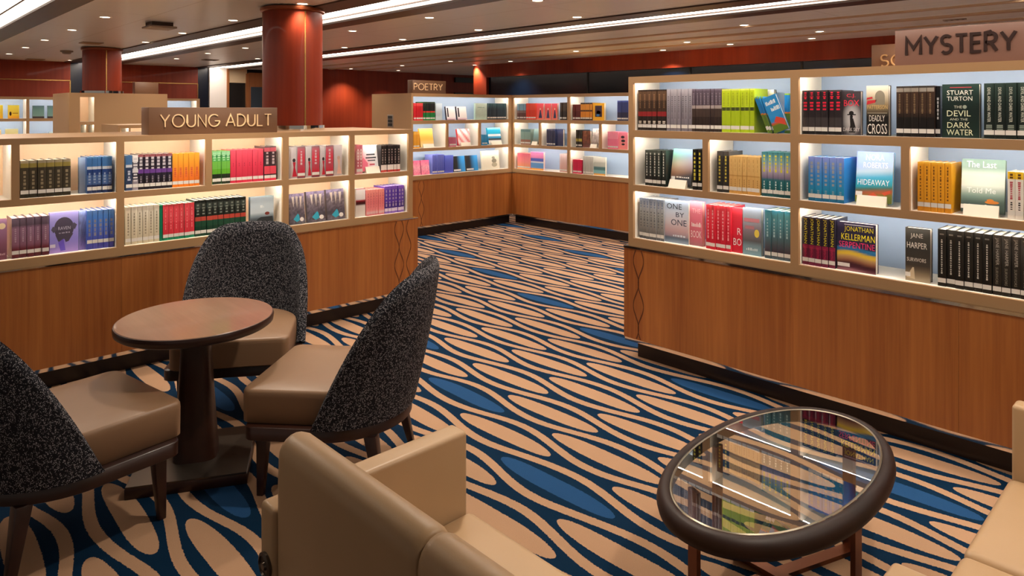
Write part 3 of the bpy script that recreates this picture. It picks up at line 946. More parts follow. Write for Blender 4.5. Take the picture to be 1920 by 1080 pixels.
mb.build('glass_top', [M_GLASS, M_GLASS_BODY], t)
mb = MB(); mb.grid([oval(o_, z) for o_, z in ((0.038, 0.3765), (0.0415, 0.3785), (0.045, 0.3765))], close_u=True); mb.build('bead', mat('pewter_bead', '#8a8272', 0.3, 0.8), t, smooth=True)
for k, (ax, ay, bx, by) in enumerate(((-0.28, 0.135, 0.325, -0.085), (-0.015, -0.232, 0.02, 0.232))):
    L = math.hypot(bx - ax, by - ay) / 2; w = 0.02; th = 0.014
    z0 = 0.0143 * k
    fr = MB()
    fr.box(-L, L, -w, w, z0, z0 + th)
    fr.box(-L, -L + th, -w, w, z0 + th, 0.34); fr.box(L - th, L, -w, w, z0 + th, 0.34)
    o = fr.build('bronze_frame', M_BRONZE, t); o.location = ((ax + bx) / 2, (ay + by) / 2, 0); o.rotation_euler = (0, 0, math.atan2(by - ay, bx - ax))

# ------------------------------------------------------------------ books
NUM = ['no', 'one', 'two', 'three', 'four', 'five', 'six', 'seven', 'eight', 'nine', 'ten', 'eleven', 'twelve']
def C(h):
    return lin(h)
def lerp(a, b, t):
    return tuple(x + (y - x) * t for x, y in zip(a, b))
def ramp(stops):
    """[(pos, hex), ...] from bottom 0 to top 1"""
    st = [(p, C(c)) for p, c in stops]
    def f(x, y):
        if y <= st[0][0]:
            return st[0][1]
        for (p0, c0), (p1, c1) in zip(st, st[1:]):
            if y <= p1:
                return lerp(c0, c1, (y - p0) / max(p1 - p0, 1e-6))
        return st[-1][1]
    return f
def hard(stops):
    st = [(p, C(c)) for p, c in stops]
    def f(x, y):
        r = st[0][1]
        for p, c in st:
            if y >= p:
                r = c
        return r
    return f
def mottled(f, amt, seed, n=9):
    rnd = random.Random(seed)
    cells = [[rnd.uniform(-1, 1) for _ in range(n)] for _ in range(n * 2)]
    def g(x, y):
        k = cells[min(int(y * n * 1.5), n * 2 - 1)][min(int(x * n), n - 1)]
        c = f(x, y)
        return tuple(max(0, min(1, v * (1 + amt * k))) for v in c)
    return g
def vbars(z0, z1, col, seed, w=0.34, n=9, cx=0.5):
    """small marks that stand for the fine type running down a spine"""
    rnd = random.Random(seed); out = []; z = z0
    st = (z1 - z0) / n
    for i in range(n):
        a = z0 + st * i; b = a + st * rnd.uniform(0.45, 0.85)
        ww = w * rnd.uniform(0.6, 1.0)
        out.append((cx - ww / 2, cx + ww / 2, a, b, col))
    return out

READABLE = {'C.J.', 'BOX', 'DARK SKY', 'PATTERSON', 'DEADLY', 'CROSS', 'STUART', 'TURTON', 'THE', 'DEVIL', 'AND THE', 'DARK', 'WATER', 'DEVIL AND DARK WATER', 'NORA', 'ROBERTS', 'HIDEAWAY',
            'TO', 'O', 'The Last', 'Told Me', 'Laura Dave', 'ONE', 'BY', 'BOOK', 'R', 'BO', 'JONATHAN', 'KELLERMAN', 'SERPENTINE', 'JANE', 'HARPER', 'SURVIVORS', 'JANE HARPER', 'RAVEN'}
def smudged(texts, shapes):
    """type too small to read in the photograph becomes a row of plain dashes"""
    keep, sh = [], list(shapes)
    for b_, x0, x1, y0, y1, col in texts:
        if b_ in READABLE:
            keep.append((b_, x0, x1, y0, y1, col)); continue
        rnd = random.Random(len(b_) * 31 + int(x0 * 100)); x = x0
        while x < x1 - 0.01:
            w = rnd.uniform(0.05, 0.11)
            sh.append(('rect', x, min(x + w, x1), y0 + (y1 - y0) * 0.2, y0 + (y1 - y0) * rnd.uniform(0.6, 0.95), col)); x += w + 0.03
    return keep, sh
def make_book(name, t, h, d, spine, base, marks=(), spine_text=(), front=None, shapes=(), texts=(), res=(8, 14), detail=2, sticker=True, label_z=0.016):
    """spine at y=0 facing -y, front cover at +x; returns the cover object with its parts under it"""
    mb = MB(); bc = C(base)
    hx = t / 2
    texts, shapes = smudged(texts, shapes)
    marks = list(marks)
    for (b_, zt, zb, x0, x1, col) in spine_text:
        if b_ not in READABLE:
            marks += vbars(zb, zt, col, len(b_) + int(zt * 100), (x1 - x0) * 0.8, max(4, int(len(b_) * 0.8)), (x0 + x1) / 2)
    spine_text = [s_ for s_ in spine_text if s_[0] in READABLE]
    if not callable(spine):
        sp = hard(spine)
    else:
        sp = spine
    nb = 26 if detail == 2 else 12
    for i in range(nb):
        a, b = i / nb, (i + 1) / nb
        if callable(spine):
            c0, c1 = sp(0.5, a), sp(0.5, b); cs = [c0, c0, c1, c1]
        else:
            c0 = sp(0.5, (a + b) / 2); cs = [c0] * 4
        mb.face([(-hx, 0.0012, a * h), (-hx * 0.55, 0, a * h), (-hx * 0.55, 0, b * h), (-hx, 0.0012, b * h)], list(cs))
        mb.face([(-hx * 0.55, 0, a * h), (hx * 0.55, 0, a * h), (hx * 0.55, 0, b * h), (-hx * 0.55, 0, b * h)], list(cs))
        mb.face([(hx * 0.55, 0, a * h), (hx, 0.0012, a * h), (hx, 0.0012, b * h), (hx * 0.55, 0, b * h)], list(cs))
    mb.face([(-hx, 0.0012, h), (-hx * 0.55, 0, h), (hx * 0.55, 0, h), (hx, 0.0012, h), (hx, 0.004, h), (-hx, 0.004, h)], sp(0.5, 1))
    mb.face([(-hx, 0.0012, 0), (-hx, 0.004, 0), (hx, 0.004, 0), (hx, 0.0012, 0)], sp(0.5, 0))
    for j, (x0, x1, z0, z1, col) in enumerate(marks):
        y = -0.0003
        mb.face([(-hx + x0 * t, y, z0 * h), (-hx + x1 * t, y, z0 * h), (-hx + x1 * t, y, z1 * h), (-hx + x0 * t, y, z1 * h)], C(col))
    for (body, zt, zb, x0, x1, col) in spine_text:
        vs, fs = text_geo(body)
        P = [(-hx + (x0 + v * (x1 - x0)) * t, -0.0005, (zt - u * (zt - zb)) * h) for u, v in vs]
        for f in fs:
            mb.face([P[i] for i in f], C(col))
    th = 0.0024
    # front board
    ff = front or (lambda x, y: bc)
    nx, ny = res if front else (1, 1)
    for i in range(nx):
        for j in range(ny):
            x0, x1, y0, y1 = i / nx, (i + 1) / nx, j / ny, (j + 1) / ny
            mb.face([(hx, 0.0012 + x0 * (d - 0.0012), y0 * h), (hx, 0.0012 + x1 * (d - 0.0012), y0 * h), (hx, 0.0012 + x1 * (d - 0.0012), y1 * h), (hx, 0.0012 + x0 * (d - 0.0012), y1 * h)], [ff(x0, y0), ff(x1, y0), ff(x1, y1), ff(x0, y1)])
    k = 1
    for s in shapes:
        off = hx + 0.0002 * k; k += 0 if s[0] == 'rect' else 1
        col = C(s[-1])
        if s[0] == 'disc':
            _, cx_, cy_, rx, ry, _c = s
            mb.face([(off, (cx_ + rx * math.cos(2 * PI * q / 24)) * d, (cy_ + ry * math.sin(2 * PI * q / 24)) * h) for q in range(24)], col)
        elif s[0] == 'rect':
            _, x0, x1, y0, y1, _c = s
            mb.face([(off, x0 * d, y0 * h), (off, x1 * d, y0 * h), (off, x1 * d, y1 * h), (off, x0 * d, y1 * h)], col)
        elif s[0] == 'poly':
            mb.face([(off, px * d, py * h) for px, py in s[1]], col)
    for (body, x0, x1, y0, y1, col) in texts:
        off = hx + 0.0002 * (k + 1)
        vs, fs = text_geo(body)
        P = [(off, (x0 + u * (x1 - x0)) * d, (y0 + v * (y1 - y0)) * h) for u, v in vs]
        for f in fs:
            mb.face([P[i] for i in f], C(col))
    # board thickness, back board
    for sx, a in ((1, hx), (-1, -hx)):
        b = a - sx * th
        mb.face([(a, 0.004, h), (b, 0.004, h), (b, d, h), (a, d, h)], bc); mb.face([(a, 0.004, 0), (a, d, 0), (b, d, 0), (b, 0.004, 0)], bc)
        mb.face([(a, d, 0), (a, d, h), (b, d, h), (b, d, 0)], bc); mb.face([(b, 0.004, 0), (b, 0.004, h), (b, d, h), (b, d, 0)], bc)
    mb.face([(-hx, 0.0012, 0), (-hx, 0.0012, h), (-hx, d, h), (-hx, d, 0)], bc)
    if detail < 2:
        mb.box(-hx + th, hx - th, 0.004, d - 0.003, 0.003, h - 0.003, C('#e6dfd0'))
        if sticker:
            mb.face([(-hx * 0.96, -0.0004, label_z), (hx * 0.96, -0.0004, label_z), (hx * 0.96, -0.0004, label_z + 0.017), (-hx * 0.96, -0.0004, label_z + 0.017)], C('#d0d0cc'))
        return mb.build(name, M_COVER)
    o = mb.build(name, M_COVER)
    pg = MB(); pg.box(-hx + th + 0.0002, hx - th - 0.0002, 0.0042, d - 0.003, 0.003, h - 0.003)
    pg.build('page_block', M_PAPER, o)
    if sticker:
        s = MB(); z0 = label_z
        s.face([(-hx - 0.0004, 0.012, z0), (-hx - 0.0004, 0.0008, z0), (-hx * 0.55, -0.0008, z0), (hx * 0.55, -0.0008, z0), (hx + 0.0004, 0.0008, z0), (hx + 0.0004, 0.0008, z0 + 0.019), (hx * 0.55, -0.0008, z0 + 0.019), (-hx * 0.55, -0.0008, z0 + 0.019), (-hx - 0.0004, 0.0008, z0 + 0.019), (-hx - 0.0004, 0.012, z0 + 0.019)][3:9] if False else
               [(-hx * 0.97, -0.0007, z0), (hx * 0.97, -0.0007, z0), (hx * 0.97, -0.0007, z0 + 0.019), (-hx * 0.97, -0.0007, z0 + 0.019)])
        s.build('call_label', M_STICKER, o)
    return o

ROWZ = {'UL1': 0.999, 'UL2': 0.6945, 'R1': 1.334, 'R2': 1.014, 'R3': 0.702}
N_BOOKS = 0
def put(o, U, s, dep, z, pre=None):
    M = U.M @ Matrix.Translation((s, dep, z + 0.0006))
    if pre is not None:
        M = M @ pre
    o.matrix_basis = M
FACE = Matrix.Rotation(-PI / 2, 4, 'Z')

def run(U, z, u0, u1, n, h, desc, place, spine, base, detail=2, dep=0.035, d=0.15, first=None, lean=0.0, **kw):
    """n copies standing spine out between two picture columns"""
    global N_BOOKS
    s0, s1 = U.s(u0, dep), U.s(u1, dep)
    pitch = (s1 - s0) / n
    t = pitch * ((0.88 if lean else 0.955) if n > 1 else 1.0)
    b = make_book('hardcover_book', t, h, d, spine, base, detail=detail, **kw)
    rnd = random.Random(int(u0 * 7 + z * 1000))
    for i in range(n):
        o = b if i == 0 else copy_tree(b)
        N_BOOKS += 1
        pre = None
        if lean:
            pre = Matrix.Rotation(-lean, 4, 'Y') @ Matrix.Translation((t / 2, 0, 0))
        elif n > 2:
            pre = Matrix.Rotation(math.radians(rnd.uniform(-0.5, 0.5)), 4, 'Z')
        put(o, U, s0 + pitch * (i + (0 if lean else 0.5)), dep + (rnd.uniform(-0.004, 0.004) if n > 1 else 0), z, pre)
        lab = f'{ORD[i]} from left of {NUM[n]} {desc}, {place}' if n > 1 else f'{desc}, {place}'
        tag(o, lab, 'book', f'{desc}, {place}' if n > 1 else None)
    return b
STAND = None
def face(U, z, u0, u1, h, desc, place, front, base, detail=2, dep=0.045, t=0.028, stand=False, yaw=0.0, lean=0.0, tilt=None, W=None, res=(10, 16), **kw):
    """one book standing with its front cover to the reader"""
    global N_BOOKS, STAND
    s0, s1 = U.s(u0, dep), U.s(u1, dep)
    d = W or (s1 - s0)
    o = make_book('face_out_book', t, h, d, kw.pop('spine', [(0, base)]), base, front=front, detail=detail, sticker=False, res=res, **kw)
    N_BOOKS += 1
    tl = tilt if tilt is not None else (math.radians(10) if stand else 0.0)
    pre = Matrix.Rotation(yaw, 4, 'Z') @ Matrix.Translation((0, t / 2 + (0.002 if stand else 0), (0.0075 if stand else 0) + t / 2 * math.sin(tl))) @ Matrix.Rotation(-tl, 4, 'X') @ Matrix.Rotation(-lean, 4, 'Y') @ FACE
    put(o, U, s0, dep, z, pre)
    tag(o, f'{desc}, {place}', 'book')
    if stand:
        st = thing('book_stand', f'white display stand under the {desc}, {place}', 'stand', group='white book display stands')
        w = d * 0.8; x0 = (d - w) / 2
        m = MB()
        pr = [(-0.032, 0.0), (-0.013, 0.046), (-0.009, 0.046), (-0.007, 0.011), (-0.006, 0.0)]
        rows = [[(xx, y, zq) for y, zq in pr] for xx in (x0, x0 + w)]
        i = m.grid(rows, close_u=True); m.cap([i + j for j in range(5)]); m.cap([i + 5 + j for j in range(5)], flip=True)
        m.build('front_lip', M_STAND, st)
        m = MB(); m.box(x0, x0 + w, -0.0058, 0.075, 0.0, 0.006); m.build('foot_plate', M_STAND, st)
        m = MB(); a = 0.055
        y0 = t / math.cos(tl) + 0.005; m.face([(x0 + 0.01, y0, 0.006), (x0 + w - 0.01, y0, 0.006), (x0 + w - 0.01, y0 + 0.13 * math.sin(tl), 0.006 + 0.13 * math.cos(tl)), (x0 + 0.01, y0 + 0.13 * math.sin(tl), 0.006 + 0.13 * math.cos(tl))])
        m.face([(x0 + 0.01, y0 + 0.004, 0.006), (x0 + w - 0.01, y0 + 0.004, 0.006), (x0 + w - 0.01, y0 + 0.004 + 0.13 * math.sin(tl), 0.006 + 0.13 * math.cos(tl)), (x0 + 0.01, y0 + 0.004 + 0.13 * math.sin(tl), 0.006 + 0.13 * math.cos(tl))])
        m.face([(x0 + 0.01, y0 + 0.13 * math.sin(tl), 0.006 + 0.13 * math.cos(tl)), (x0 + w - 0.01, y0 + 0.13 * math.sin(tl), 0.006 + 0.13 * math.cos(tl)), (x0 + w - 0.01, y0 + 0.004 + 0.13 * math.sin(tl), 0.006 + 0.13 * math.cos(tl)), (x0 + 0.01, y0 + 0.004 + 0.13 * math.sin(tl), 0.006 + 0.13 * math.cos(tl))])
        m.build('back_rest', M_STAND, st)
        st.matrix_basis = U.M @ Matrix.Translation((s0, dep + 0.0, z + 0.0004)) @ Matrix.Rotation(yaw, 4, 'Z')
    return o

# ---- tall mystery bookcase, top shelf
z, pl = ROWZ['R1'], 'mystery top shelf'
run(UR, z, 1196, 1250, 6, 0.235, 'brown hardcovers with a red band', pl, [(0, '#1d1512'), (0.34, '#8e2024'), (0.47, '#3c2a1e'), (0.72, '#5a4230'), (0.97, '#2b211c')], '#3a2a20', marks=vbars(0.55, 0.9, '#8a6a4c', 3) + vbars(0.17, 0.24, '#d8d0c4', 5, 0.6, 2))
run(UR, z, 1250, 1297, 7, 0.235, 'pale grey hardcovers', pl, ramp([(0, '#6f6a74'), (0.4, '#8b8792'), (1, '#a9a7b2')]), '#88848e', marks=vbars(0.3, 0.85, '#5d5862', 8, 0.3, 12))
run(UR, z, 1297, 1353, 8, 0.232, 'dark purple brown hardcovers', pl, [(0, '#2b201c'), (0.36, '#42342f'), (0.52, '#a59a98'), (0.60, '#554a58'), (0.95, '#6b6070')], '#463a44', marks=vbars(0.64, 0.92, '#8d8490', 11, 0.3, 7))
run(UR, z, 1353, 1414, 7, 0.228, 'lime green hardcovers with a dark band', pl, [(0, '#a9c41c'), (0.50, '#5d6b2c'), (0.58, '#b9d124'), (0.98, '#d6e46a')], '#b4cc20', marks=vbars(0.62, 0.92, '#93aa1c', 14, 0.3, 8) + vbars(0.50, 0.58, '#39421f', 15, 0.9, 2))
face(UR, z, 1416, 1450, 0.225, 'white and green patterned book behind leaning blue ones', pl, mottled(hard([(0, '#1c2a1d'), (0.35, '#23301f'), (0.68, '#dfe3b8'), (0.9, '#eef0dc')]), 0.35, 4), '#25321f', dep=0.2, W=0.105)
run(UR, z, 1440, 1456, 3, 0.195, 'blue and green books leaning left', pl, [(0, '#5d7a28'), (0.5, '#e0762c'), (0.54, '#1f78b4'), (0.96, '#7fa23a')], '#2276ae', lean=math.radians(22), d=0.14, dep=0.03)
face(UR, z, 1453, 1468, 0.185, 'bright blue leaning book with white script', pl, hard([(0, '#5d7a28'), (0.22, '#c6502c'), (0.3, '#2b86c8'), (0.42, '#2f8fd2')]), '#2b86c8', dep=0.004, lean=math.radians(22), W=0.075, t=0.018, texts=[('Emilia', 0.12, 0.85, 0.74, 0.9, '#e8f2f6'), ('Bella', 0.35, 0.95, 0.55, 0.7, '#e8f2f6')], shapes=[('poly', [(0.25, 0.3), (0.95, 0.1), (0.95, 0.3), (0.5, 0.42)], '#d24a3a')])
run(UR, z, 1470.5, 1482, 2, 0.2, 'blue over green books by the divider', pl, [(0, '#5d7a28'), (0.5, '#e0762c'), (0.54, '#1f78b4'), (0.96, '#7fa23a')], '#2276ae', dep=0.07)
run(UR, z, 1504, 1578, 6, 0.212, 'black hardcovers with red lettering', pl, [(0, '#141114'), (0.14, '#3a3537'), (0.4, '#262024'), (0.98, '#4a4246')], '#2a2528', marks=vbars(0.55, 0.77, '#d8213f', 21, 0.62, 3) + vbars(0.80, 0.97, '#d8213f', 22, 0.5, 4))
face(UR, z, 1579, 1614, 0.205, 'grey book with red title and hatted man', pl, lambda x, y: lerp(C('#c9c9cc'), C('#3a353a'), min(1, (abs(x - 0.52) * 1.7) ** 1.6 + (abs(y - 0.38) * 2.5) ** 2.2)), '#4a4448', dep=0.05,
     shapes=[('disc', 0.50, 0.50, 0.13, 0.05, '#1d1a1c'), ('rect', 0.28, 0.74, 0.455, 0.48, '#1d1a1c'), ('disc', 0.5, 0.42, 0.08, 0.05, '#1d1a1c'), ('poly', [(0.42, 0.40), (0.60, 0.38), (0.74, 0.16), (0.70, 0.06), (0.36, 0.06), (0.44, 0.22)], '#1d1a1c')],
     texts=[('C.J.', 0.25, 0.72, 0.84, 0.94, '#e2324c'), ('BOX', 0.10, 0.92, 0.66, 0.80, '#e2324c'), ('DARK SKY', 0.06, 0.94, 0.09, 0.17, '#d8d4d4')])
face(UR, z, 1624, 1666, 0.228, 'sepia and black thriller with red brushwork', pl, ramp([(0, '#141110'), (0.40, '#15120f'), (0.48, '#5a5140'), (0.62, '#a08a68'), (0.82, '#cfc6ae'), (1, '#e0dccb')]), '#1a1614', t=0.035,
     shapes=[('disc', 0.62, 0.78, 0.22, 0.12, '#8a8474'), ('rect', 0.42, 0.84, 0.62, 0.76, '#8a8474'), ('poly', [(0.02, 0.62), (0.4, 0.66), (0.5, 0.72), (0.06, 0.70)], '#c0303a'), ('poly', [(0.02, 0.72), (0.3, 0.74), (0.28, 0.78), (0.04, 0.76)], '#c0303a'), ('rect', 0.06, 0.94, 0.45, 0.457, '#d6cdb8')],
     texts=[('PATTERSON', 0.06, 0.96, 0.53, 0.61, '#d8b878'), ('DEADLY', 0.14, 0.84, 0.29, 0.41, '#e8e4da'), ('CROSS', 0.06, 0.94, 0.04, 0.24, '#e8e4da')])
run(UR, z, 1680, 1752, 5, 0.222, 'brown black hardcovers with grey tops', pl, [(0, '#120e0d'), (0.4, '#2a1d16'), (0.46, '#3c2a1f'), (0.9, '#8d8880'), (0.97, '#3a332e')], '#2a1f1a', spine_text=[('LONG DARK NIGHT', 0.86, 0.46, 0.3, 0.62, '#8a7658')])
run(UR, z, 1754, 1763, 1, 0.22, 'single black book with white marks', pl, [(0, '#0c0c0e')], '#0c0c0e', marks=vbars(0.35, 0.8, '#c9c9c9', 33, 0.4, 6), dep=0.055)
face(UR, z, 1766, 1836, 0.226, 'dark green book with cream capitals', pl, ramp([(0, '#152a24'), (0.5, '#10201d'), (1, '#243a35')]), '#12211d', t=0.035,
     shapes=[('disc', 0.62, 0.575, 0.055, 0.035, '#9aa698'), ('rect', 0.22, 0.8, 0.93, 0.945, '#a8404a')],
     texts=[('STUART', 0.14, 0.84, 0.80, 0.885, '#efeee2'), ('TURTON', 0.14, 0.82, 0.69, 0.77, '#efeee2'), ('THE', 0.33, 0.55, 0.55, 0.60, '#d8dcc8'), ('DEVIL', 0.14, 0.78, 0.40, 0.51, '#e2e6c4'), ('AND THE', 0.22, 0.70, 0.325, 0.365, '#d8dcc8'), ('DARK', 0.15, 0.76, 0.185, 0.29, '#e2e6c4'), ('WATER', 0.13, 0.84, 0.05, 0.155, '#e2e6c4')])
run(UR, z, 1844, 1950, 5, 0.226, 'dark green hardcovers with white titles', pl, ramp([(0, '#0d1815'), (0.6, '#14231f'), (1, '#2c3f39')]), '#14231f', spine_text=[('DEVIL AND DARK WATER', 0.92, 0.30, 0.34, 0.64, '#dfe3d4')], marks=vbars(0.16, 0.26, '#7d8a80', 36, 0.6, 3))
# ---- mystery, middle shelf
z, pl = ROWZ['R2'], 'mystery middle shelf'
run(UR, z, 1209, 1248, 5, 0.205, 'charcoal hardcovers with white titles', pl, [(0, '#141917'), (0.3, '#202a26'), (0.9, '#47504a')], '#202a26', spine_text=[('NIGHT HUNTER', 0.95, 0.28, 0.3, 0.66, '#cfd4cc')])
face(UR, z, 1248, 1264, 0.2, 'pale green book tucked behind the pastel one', pl, ramp([(0, '#c9a468'), (0.45, '#8fbf86'), (1, '#b9dcc0')]), '#9fc79b', dep=0.19, W=0.1)
face(UR, z, 1255, 1297, 0.208, 'pastel sky and peach book', pl, lambda x, y: lerp(lerp(C('#3c3f45'), C('#d69a70'), min(1, max(0, (y - 0.12) * 2.2 - x * 0.4))), lerp(C('#92aed6'), C('#7cc4b2'), 1 - x), min(1, max(0, (y - 0.35) * 2.0))), '#6a6f74', stand=True, yaw=math.radians(-5), dep=0.06,
     texts=[('SILENT WATERS', 0.28, 0.92, 0.20, 0.25, '#e8e4de')], shapes=[('rect', 0.04, 0.22, 0.15, 0.24, '#eeeeea')])
run(UR, z, 1299, 1316.5, 2, 0.222, 'black hardcovers with yellow titles', pl, [(0, '#12110f')], '#161412', spine_text=[('BLACK ICE', 0.96, 0.24, 0.22, 0.74, '#d8cf4a')], label_z=0.02)
run(UR, z, 1344, 1366, 2, 0.218, 'dark grey hardcovers with yellow marks', pl, [(0, '#2c2a29'), (0.9, '#4a4644')], '#3a3836', spine_text=[('LAST STAND', 0.92, 0.26, 0.26, 0.7, '#c9b84a')])
run(UR, z, 1367, 1425, 7, 0.196, 'tan paperbacks', pl, [(0, '#c4944c'), (0.1, '#d9b06a'), (0.45, '#c79a55'), (0.5, '#ddb873')], '#d3ab6a', marks=vbars(0.15, 0.4, '#a5783c', 41, 0.2, 5) + vbars(0.6, 0.95, '#b98c4c', 42, 0.12, 3))
run(UR, z, 1427, 1482, 5, 0.225, 'teal hardcovers with yellow lettering', pl, ramp([(0, '#14464c'), (0.38, '#1f6f78'), (0.42, '#7a6f8c'), (0.6, '#b7b0c8'), (0.8, '#7aa8ac'), (1, '#2f7a84')]), '#1f646c', spine_text=[('RIPTIDE', 0.97, 0.55, 0.26, 0.7, '#d8d24a'), ('ISLAND', 0.36, 0.14, 0.3, 0.66, '#cfe6e4')])
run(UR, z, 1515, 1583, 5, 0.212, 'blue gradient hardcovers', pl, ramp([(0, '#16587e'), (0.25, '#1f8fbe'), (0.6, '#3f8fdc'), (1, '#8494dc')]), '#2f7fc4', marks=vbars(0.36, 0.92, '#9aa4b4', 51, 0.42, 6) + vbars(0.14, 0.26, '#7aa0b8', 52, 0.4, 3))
face(UR, z, 1584, 1612, 0.21, 'dark blue cover half behind the coastal book', pl, ramp([(0, '#2a3a4a'), (0.3, '#1f8fb4'), (0.6, '#3f7fc8'), (1, '#6a62c0')]), '#3a6ab4', dep=0.19, W=0.14)
face(UR, z, 1602, 1670, 0.235, 'coastal scene book in blue and white', pl, lambda x, y: (ramp([(0, '#5d6a30'), (0.12, '#6f7d3a'), (0.2, '#b4583c'), (0.27, '#4f6a5a'), (0.33, '#2a9ab0'), (0.5, '#4aa8d0'), (0.62, '#b4cce0'), (0.78, '#8fa8e0'), (1, '#6a7ed6')])(x, y - 0.06 * (x - 0.5))), '#5a9fd0', stand=True, yaw=math.radians(4), dep=0.055, res=(10, 30),
     shapes=[('poly', [(0.3, 0.12), (0.5, 0.20), (0.62, 0.14), (0.5, 0.08)], '#d0583c'), ('poly', [(0.72, 0.2), (0.95, 0.26), (0.95, 0.2), (0.8, 0.15)], '#d0583c'), ('rect', 0.02, 0.2, 0.13, 0.21, '#eeeeea')],
     texts=[('NORA', 0.26, 0.76, 0.83, 0.95, '#f4f6fa'), ('ROBERTS', 0.20, 0.86, 0.68, 0.79, '#f4f6fa'), ('HIDEAWAY', 0.06, 0.92, 0.34, 0.45, '#f4f6fa')])
run(UR, z, 1720, 1784, 5, 0.212, 'amber yellow hardcovers', pl, [(0, '#c8861c'), (0.2, '#e3a022'), (0.96, '#eab43c')], '#e2a022', spine_text=[('FOLLOW ME HOME', 0.94, 0.24, 0.3, 0.62, '#7a4a10')], label_z=0.02)
face(UR, z, 1786, 1812, 0.205, 'dark green gold cover behind the sea book', pl, mottled(ramp([(0, '#3a3a24'), (0.4, '#6a6a34'), (0.7, '#3a4a40'), (1, '#5a6a66')]), 0.4, 9), '#3a4030', dep=0.19, W=0.12, texts=[('TO', 0.1, 0.4, 0.55, 0.68, '#d8d8c8'), ('O', 0.1, 0.28, 0.35, 0.48, '#c8b84a')])
face(UR, z, 1800, 1882, 0.222, 'grey green sea book with white script', pl, ramp([(0, '#3a4a48'), (0.2, '#51645f'), (0.32, '#7f9a90'), (0.5, '#dfeae0'), (0.72, '#c9dcd2'), (0.82, '#7f978e'), (1, '#5f776f')]), '#50645e', stand=True, yaw=math.radians(3), dep=0.055, res=(8, 24),
     shapes=[('disc', 0.72, 0.20, 0.16, 0.03, '#d8843a'), ('disc', 0.68, 0.235, 0.08, 0.025, '#d8843a'), ('rect', 0.01, 0.22, 0.06, 0.14, '#eeeeea')],
     texts=[('The Last', 0.12, 0.80, 0.84, 0.96, '#f6faf6'), ('Told Me', 0.14, 0.80, 0.36, 0.46, '#f2f8f4'), ('Laura Dave', 0.2, 0.84, 0.05, 0.15, '#f6faf6')])
run(UR, z, 1889, 1935, 3, 0.19, 'white spines with yellow tops', pl, [(0, '#e8e4dc'), (0.84, '#ecc02c')], '#e6e2da', marks=vbars(0.86, 0.97, '#5a3a1c', 61, 0.5, 2), spine_text=[('BRIGHT LIGHTS', 0.8, 0.42, 0.24, 0.74, '#b8404e'), ('NOVEL', 0.38, 0.2, 0.3, 0.7, '#3a3a3a')])
# ---- mystery, bottom shelf
z, pl = ROWZ['R3'], 'mystery bottom shelf'
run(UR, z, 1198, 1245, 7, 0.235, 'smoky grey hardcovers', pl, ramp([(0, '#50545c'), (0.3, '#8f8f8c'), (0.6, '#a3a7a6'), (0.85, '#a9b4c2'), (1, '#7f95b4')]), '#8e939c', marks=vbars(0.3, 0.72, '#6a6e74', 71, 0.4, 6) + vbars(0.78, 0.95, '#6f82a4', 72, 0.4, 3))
face(UR, z, 1246, 1291, 0.238, 'pale snowy book with navy capitals', pl, ramp([(0, '#8fa0b4'), (0.12, '#4f6478'), (0.16, '#9a8c98'), (0.3, '#c9a9ae'), (0.5, '#d6cfd6'), (0.8, '#c4d6ea'), (1, '#b4cce8')]), '#a9b4c4', res=(8, 24),
     texts=[('ONE', 0.10, 0.72, 0.80, 0.93, '#26344e'), ('BY', 0.48, 0.82, 0.62, 0.73, '#26344e'), ('ONE', 0.28, 0.92, 0.42, 0.56, '#26344e'), ('RUTH', 0.36, 0.9, 0.14, 0.21, '#dce4ee')])
face(UR, z, 1293, 1317, 0.243, 'narrow rose pink book', pl, ramp([(0, '#9a6a70'), (0.2, '#c86a7c'), (0.6, '#e0788c'), (1, '#e88fa2')]), '#d8708a', dep=0.06, t=0.03, texts=[('THE', 0.2, 0.85, 0.74, 0.84, '#f2c4cc'), ('RED', 0.15, 0.9, 0.40, 0.54, '#f4e4e4'), ('BOOK', 0.1, 0.92, 0.18, 0.34, '#f4e4e4')])
run(UR, z, 1323, 1370, 5, 0.238, 'bright red hardcovers', pl, ramp([(0, '#b81c30'), (0.5, '#de2c42'), (1, '#ee5060')]), '#dc2c42', spine_text=[('THE RED BOOK', 0.92, 0.24, 0.3, 0.66, '#f0b0b4')])
face(UR, z, 1371, 1392, 0.236, 'red cover with large white letters', pl, ramp([(0, '#c22238'), (0.5, '#e02c44'), (1, '#ea4858')]), '#dc2c42', dep=0.05, texts=[('R', 0.55, 0.9, 0.40, 0.55, '#f6eeee'), ('BO', 0.2, 0.92, 0.16, 0.32, '#f6eeee')])
face(UR, z, 1392.5, 1427.5, 0.243, 'grey blue book with pink title and yellow moon', pl, ramp([(0, '#6f94a4'), (0.18, '#7d9aa6'), (0.3, '#5a5c60'), (0.55, '#8a7f8a'), (0.8, '#a9b8c8'), (1, '#9fb4cc')]), '#7f94a4', res=(8, 20), shapes=[('disc', 0.76, 0.47, 0.13, 0.085, '#e6d05c'), ('rect', 0.06, 0.9, 0.70, 0.78, '#c8848e'), ('rect', 0.14, 0.62, 0.55, 0.62, '#b47c86')], texts=[('NIGHTS', 0.2, 0.8, 0.08, 0.16, '#cfe0e6')])
run(UR, z, 1434, 1482, 4, 0.244, 'teal hardcovers with dark bases', pl, ramp([(0, '#4a5f6a'), (0.14, '#42323e'), (0.3, '#4f5a62'), (0.6, '#4f8490'), (0.9, '#5aa0b0'), (1, '#2f7f9c')]), '#4a7f8c', spine_text=[('THE TIDE', 0.85, 0.45, 0.26, 0.66, '#a8c8cc')])
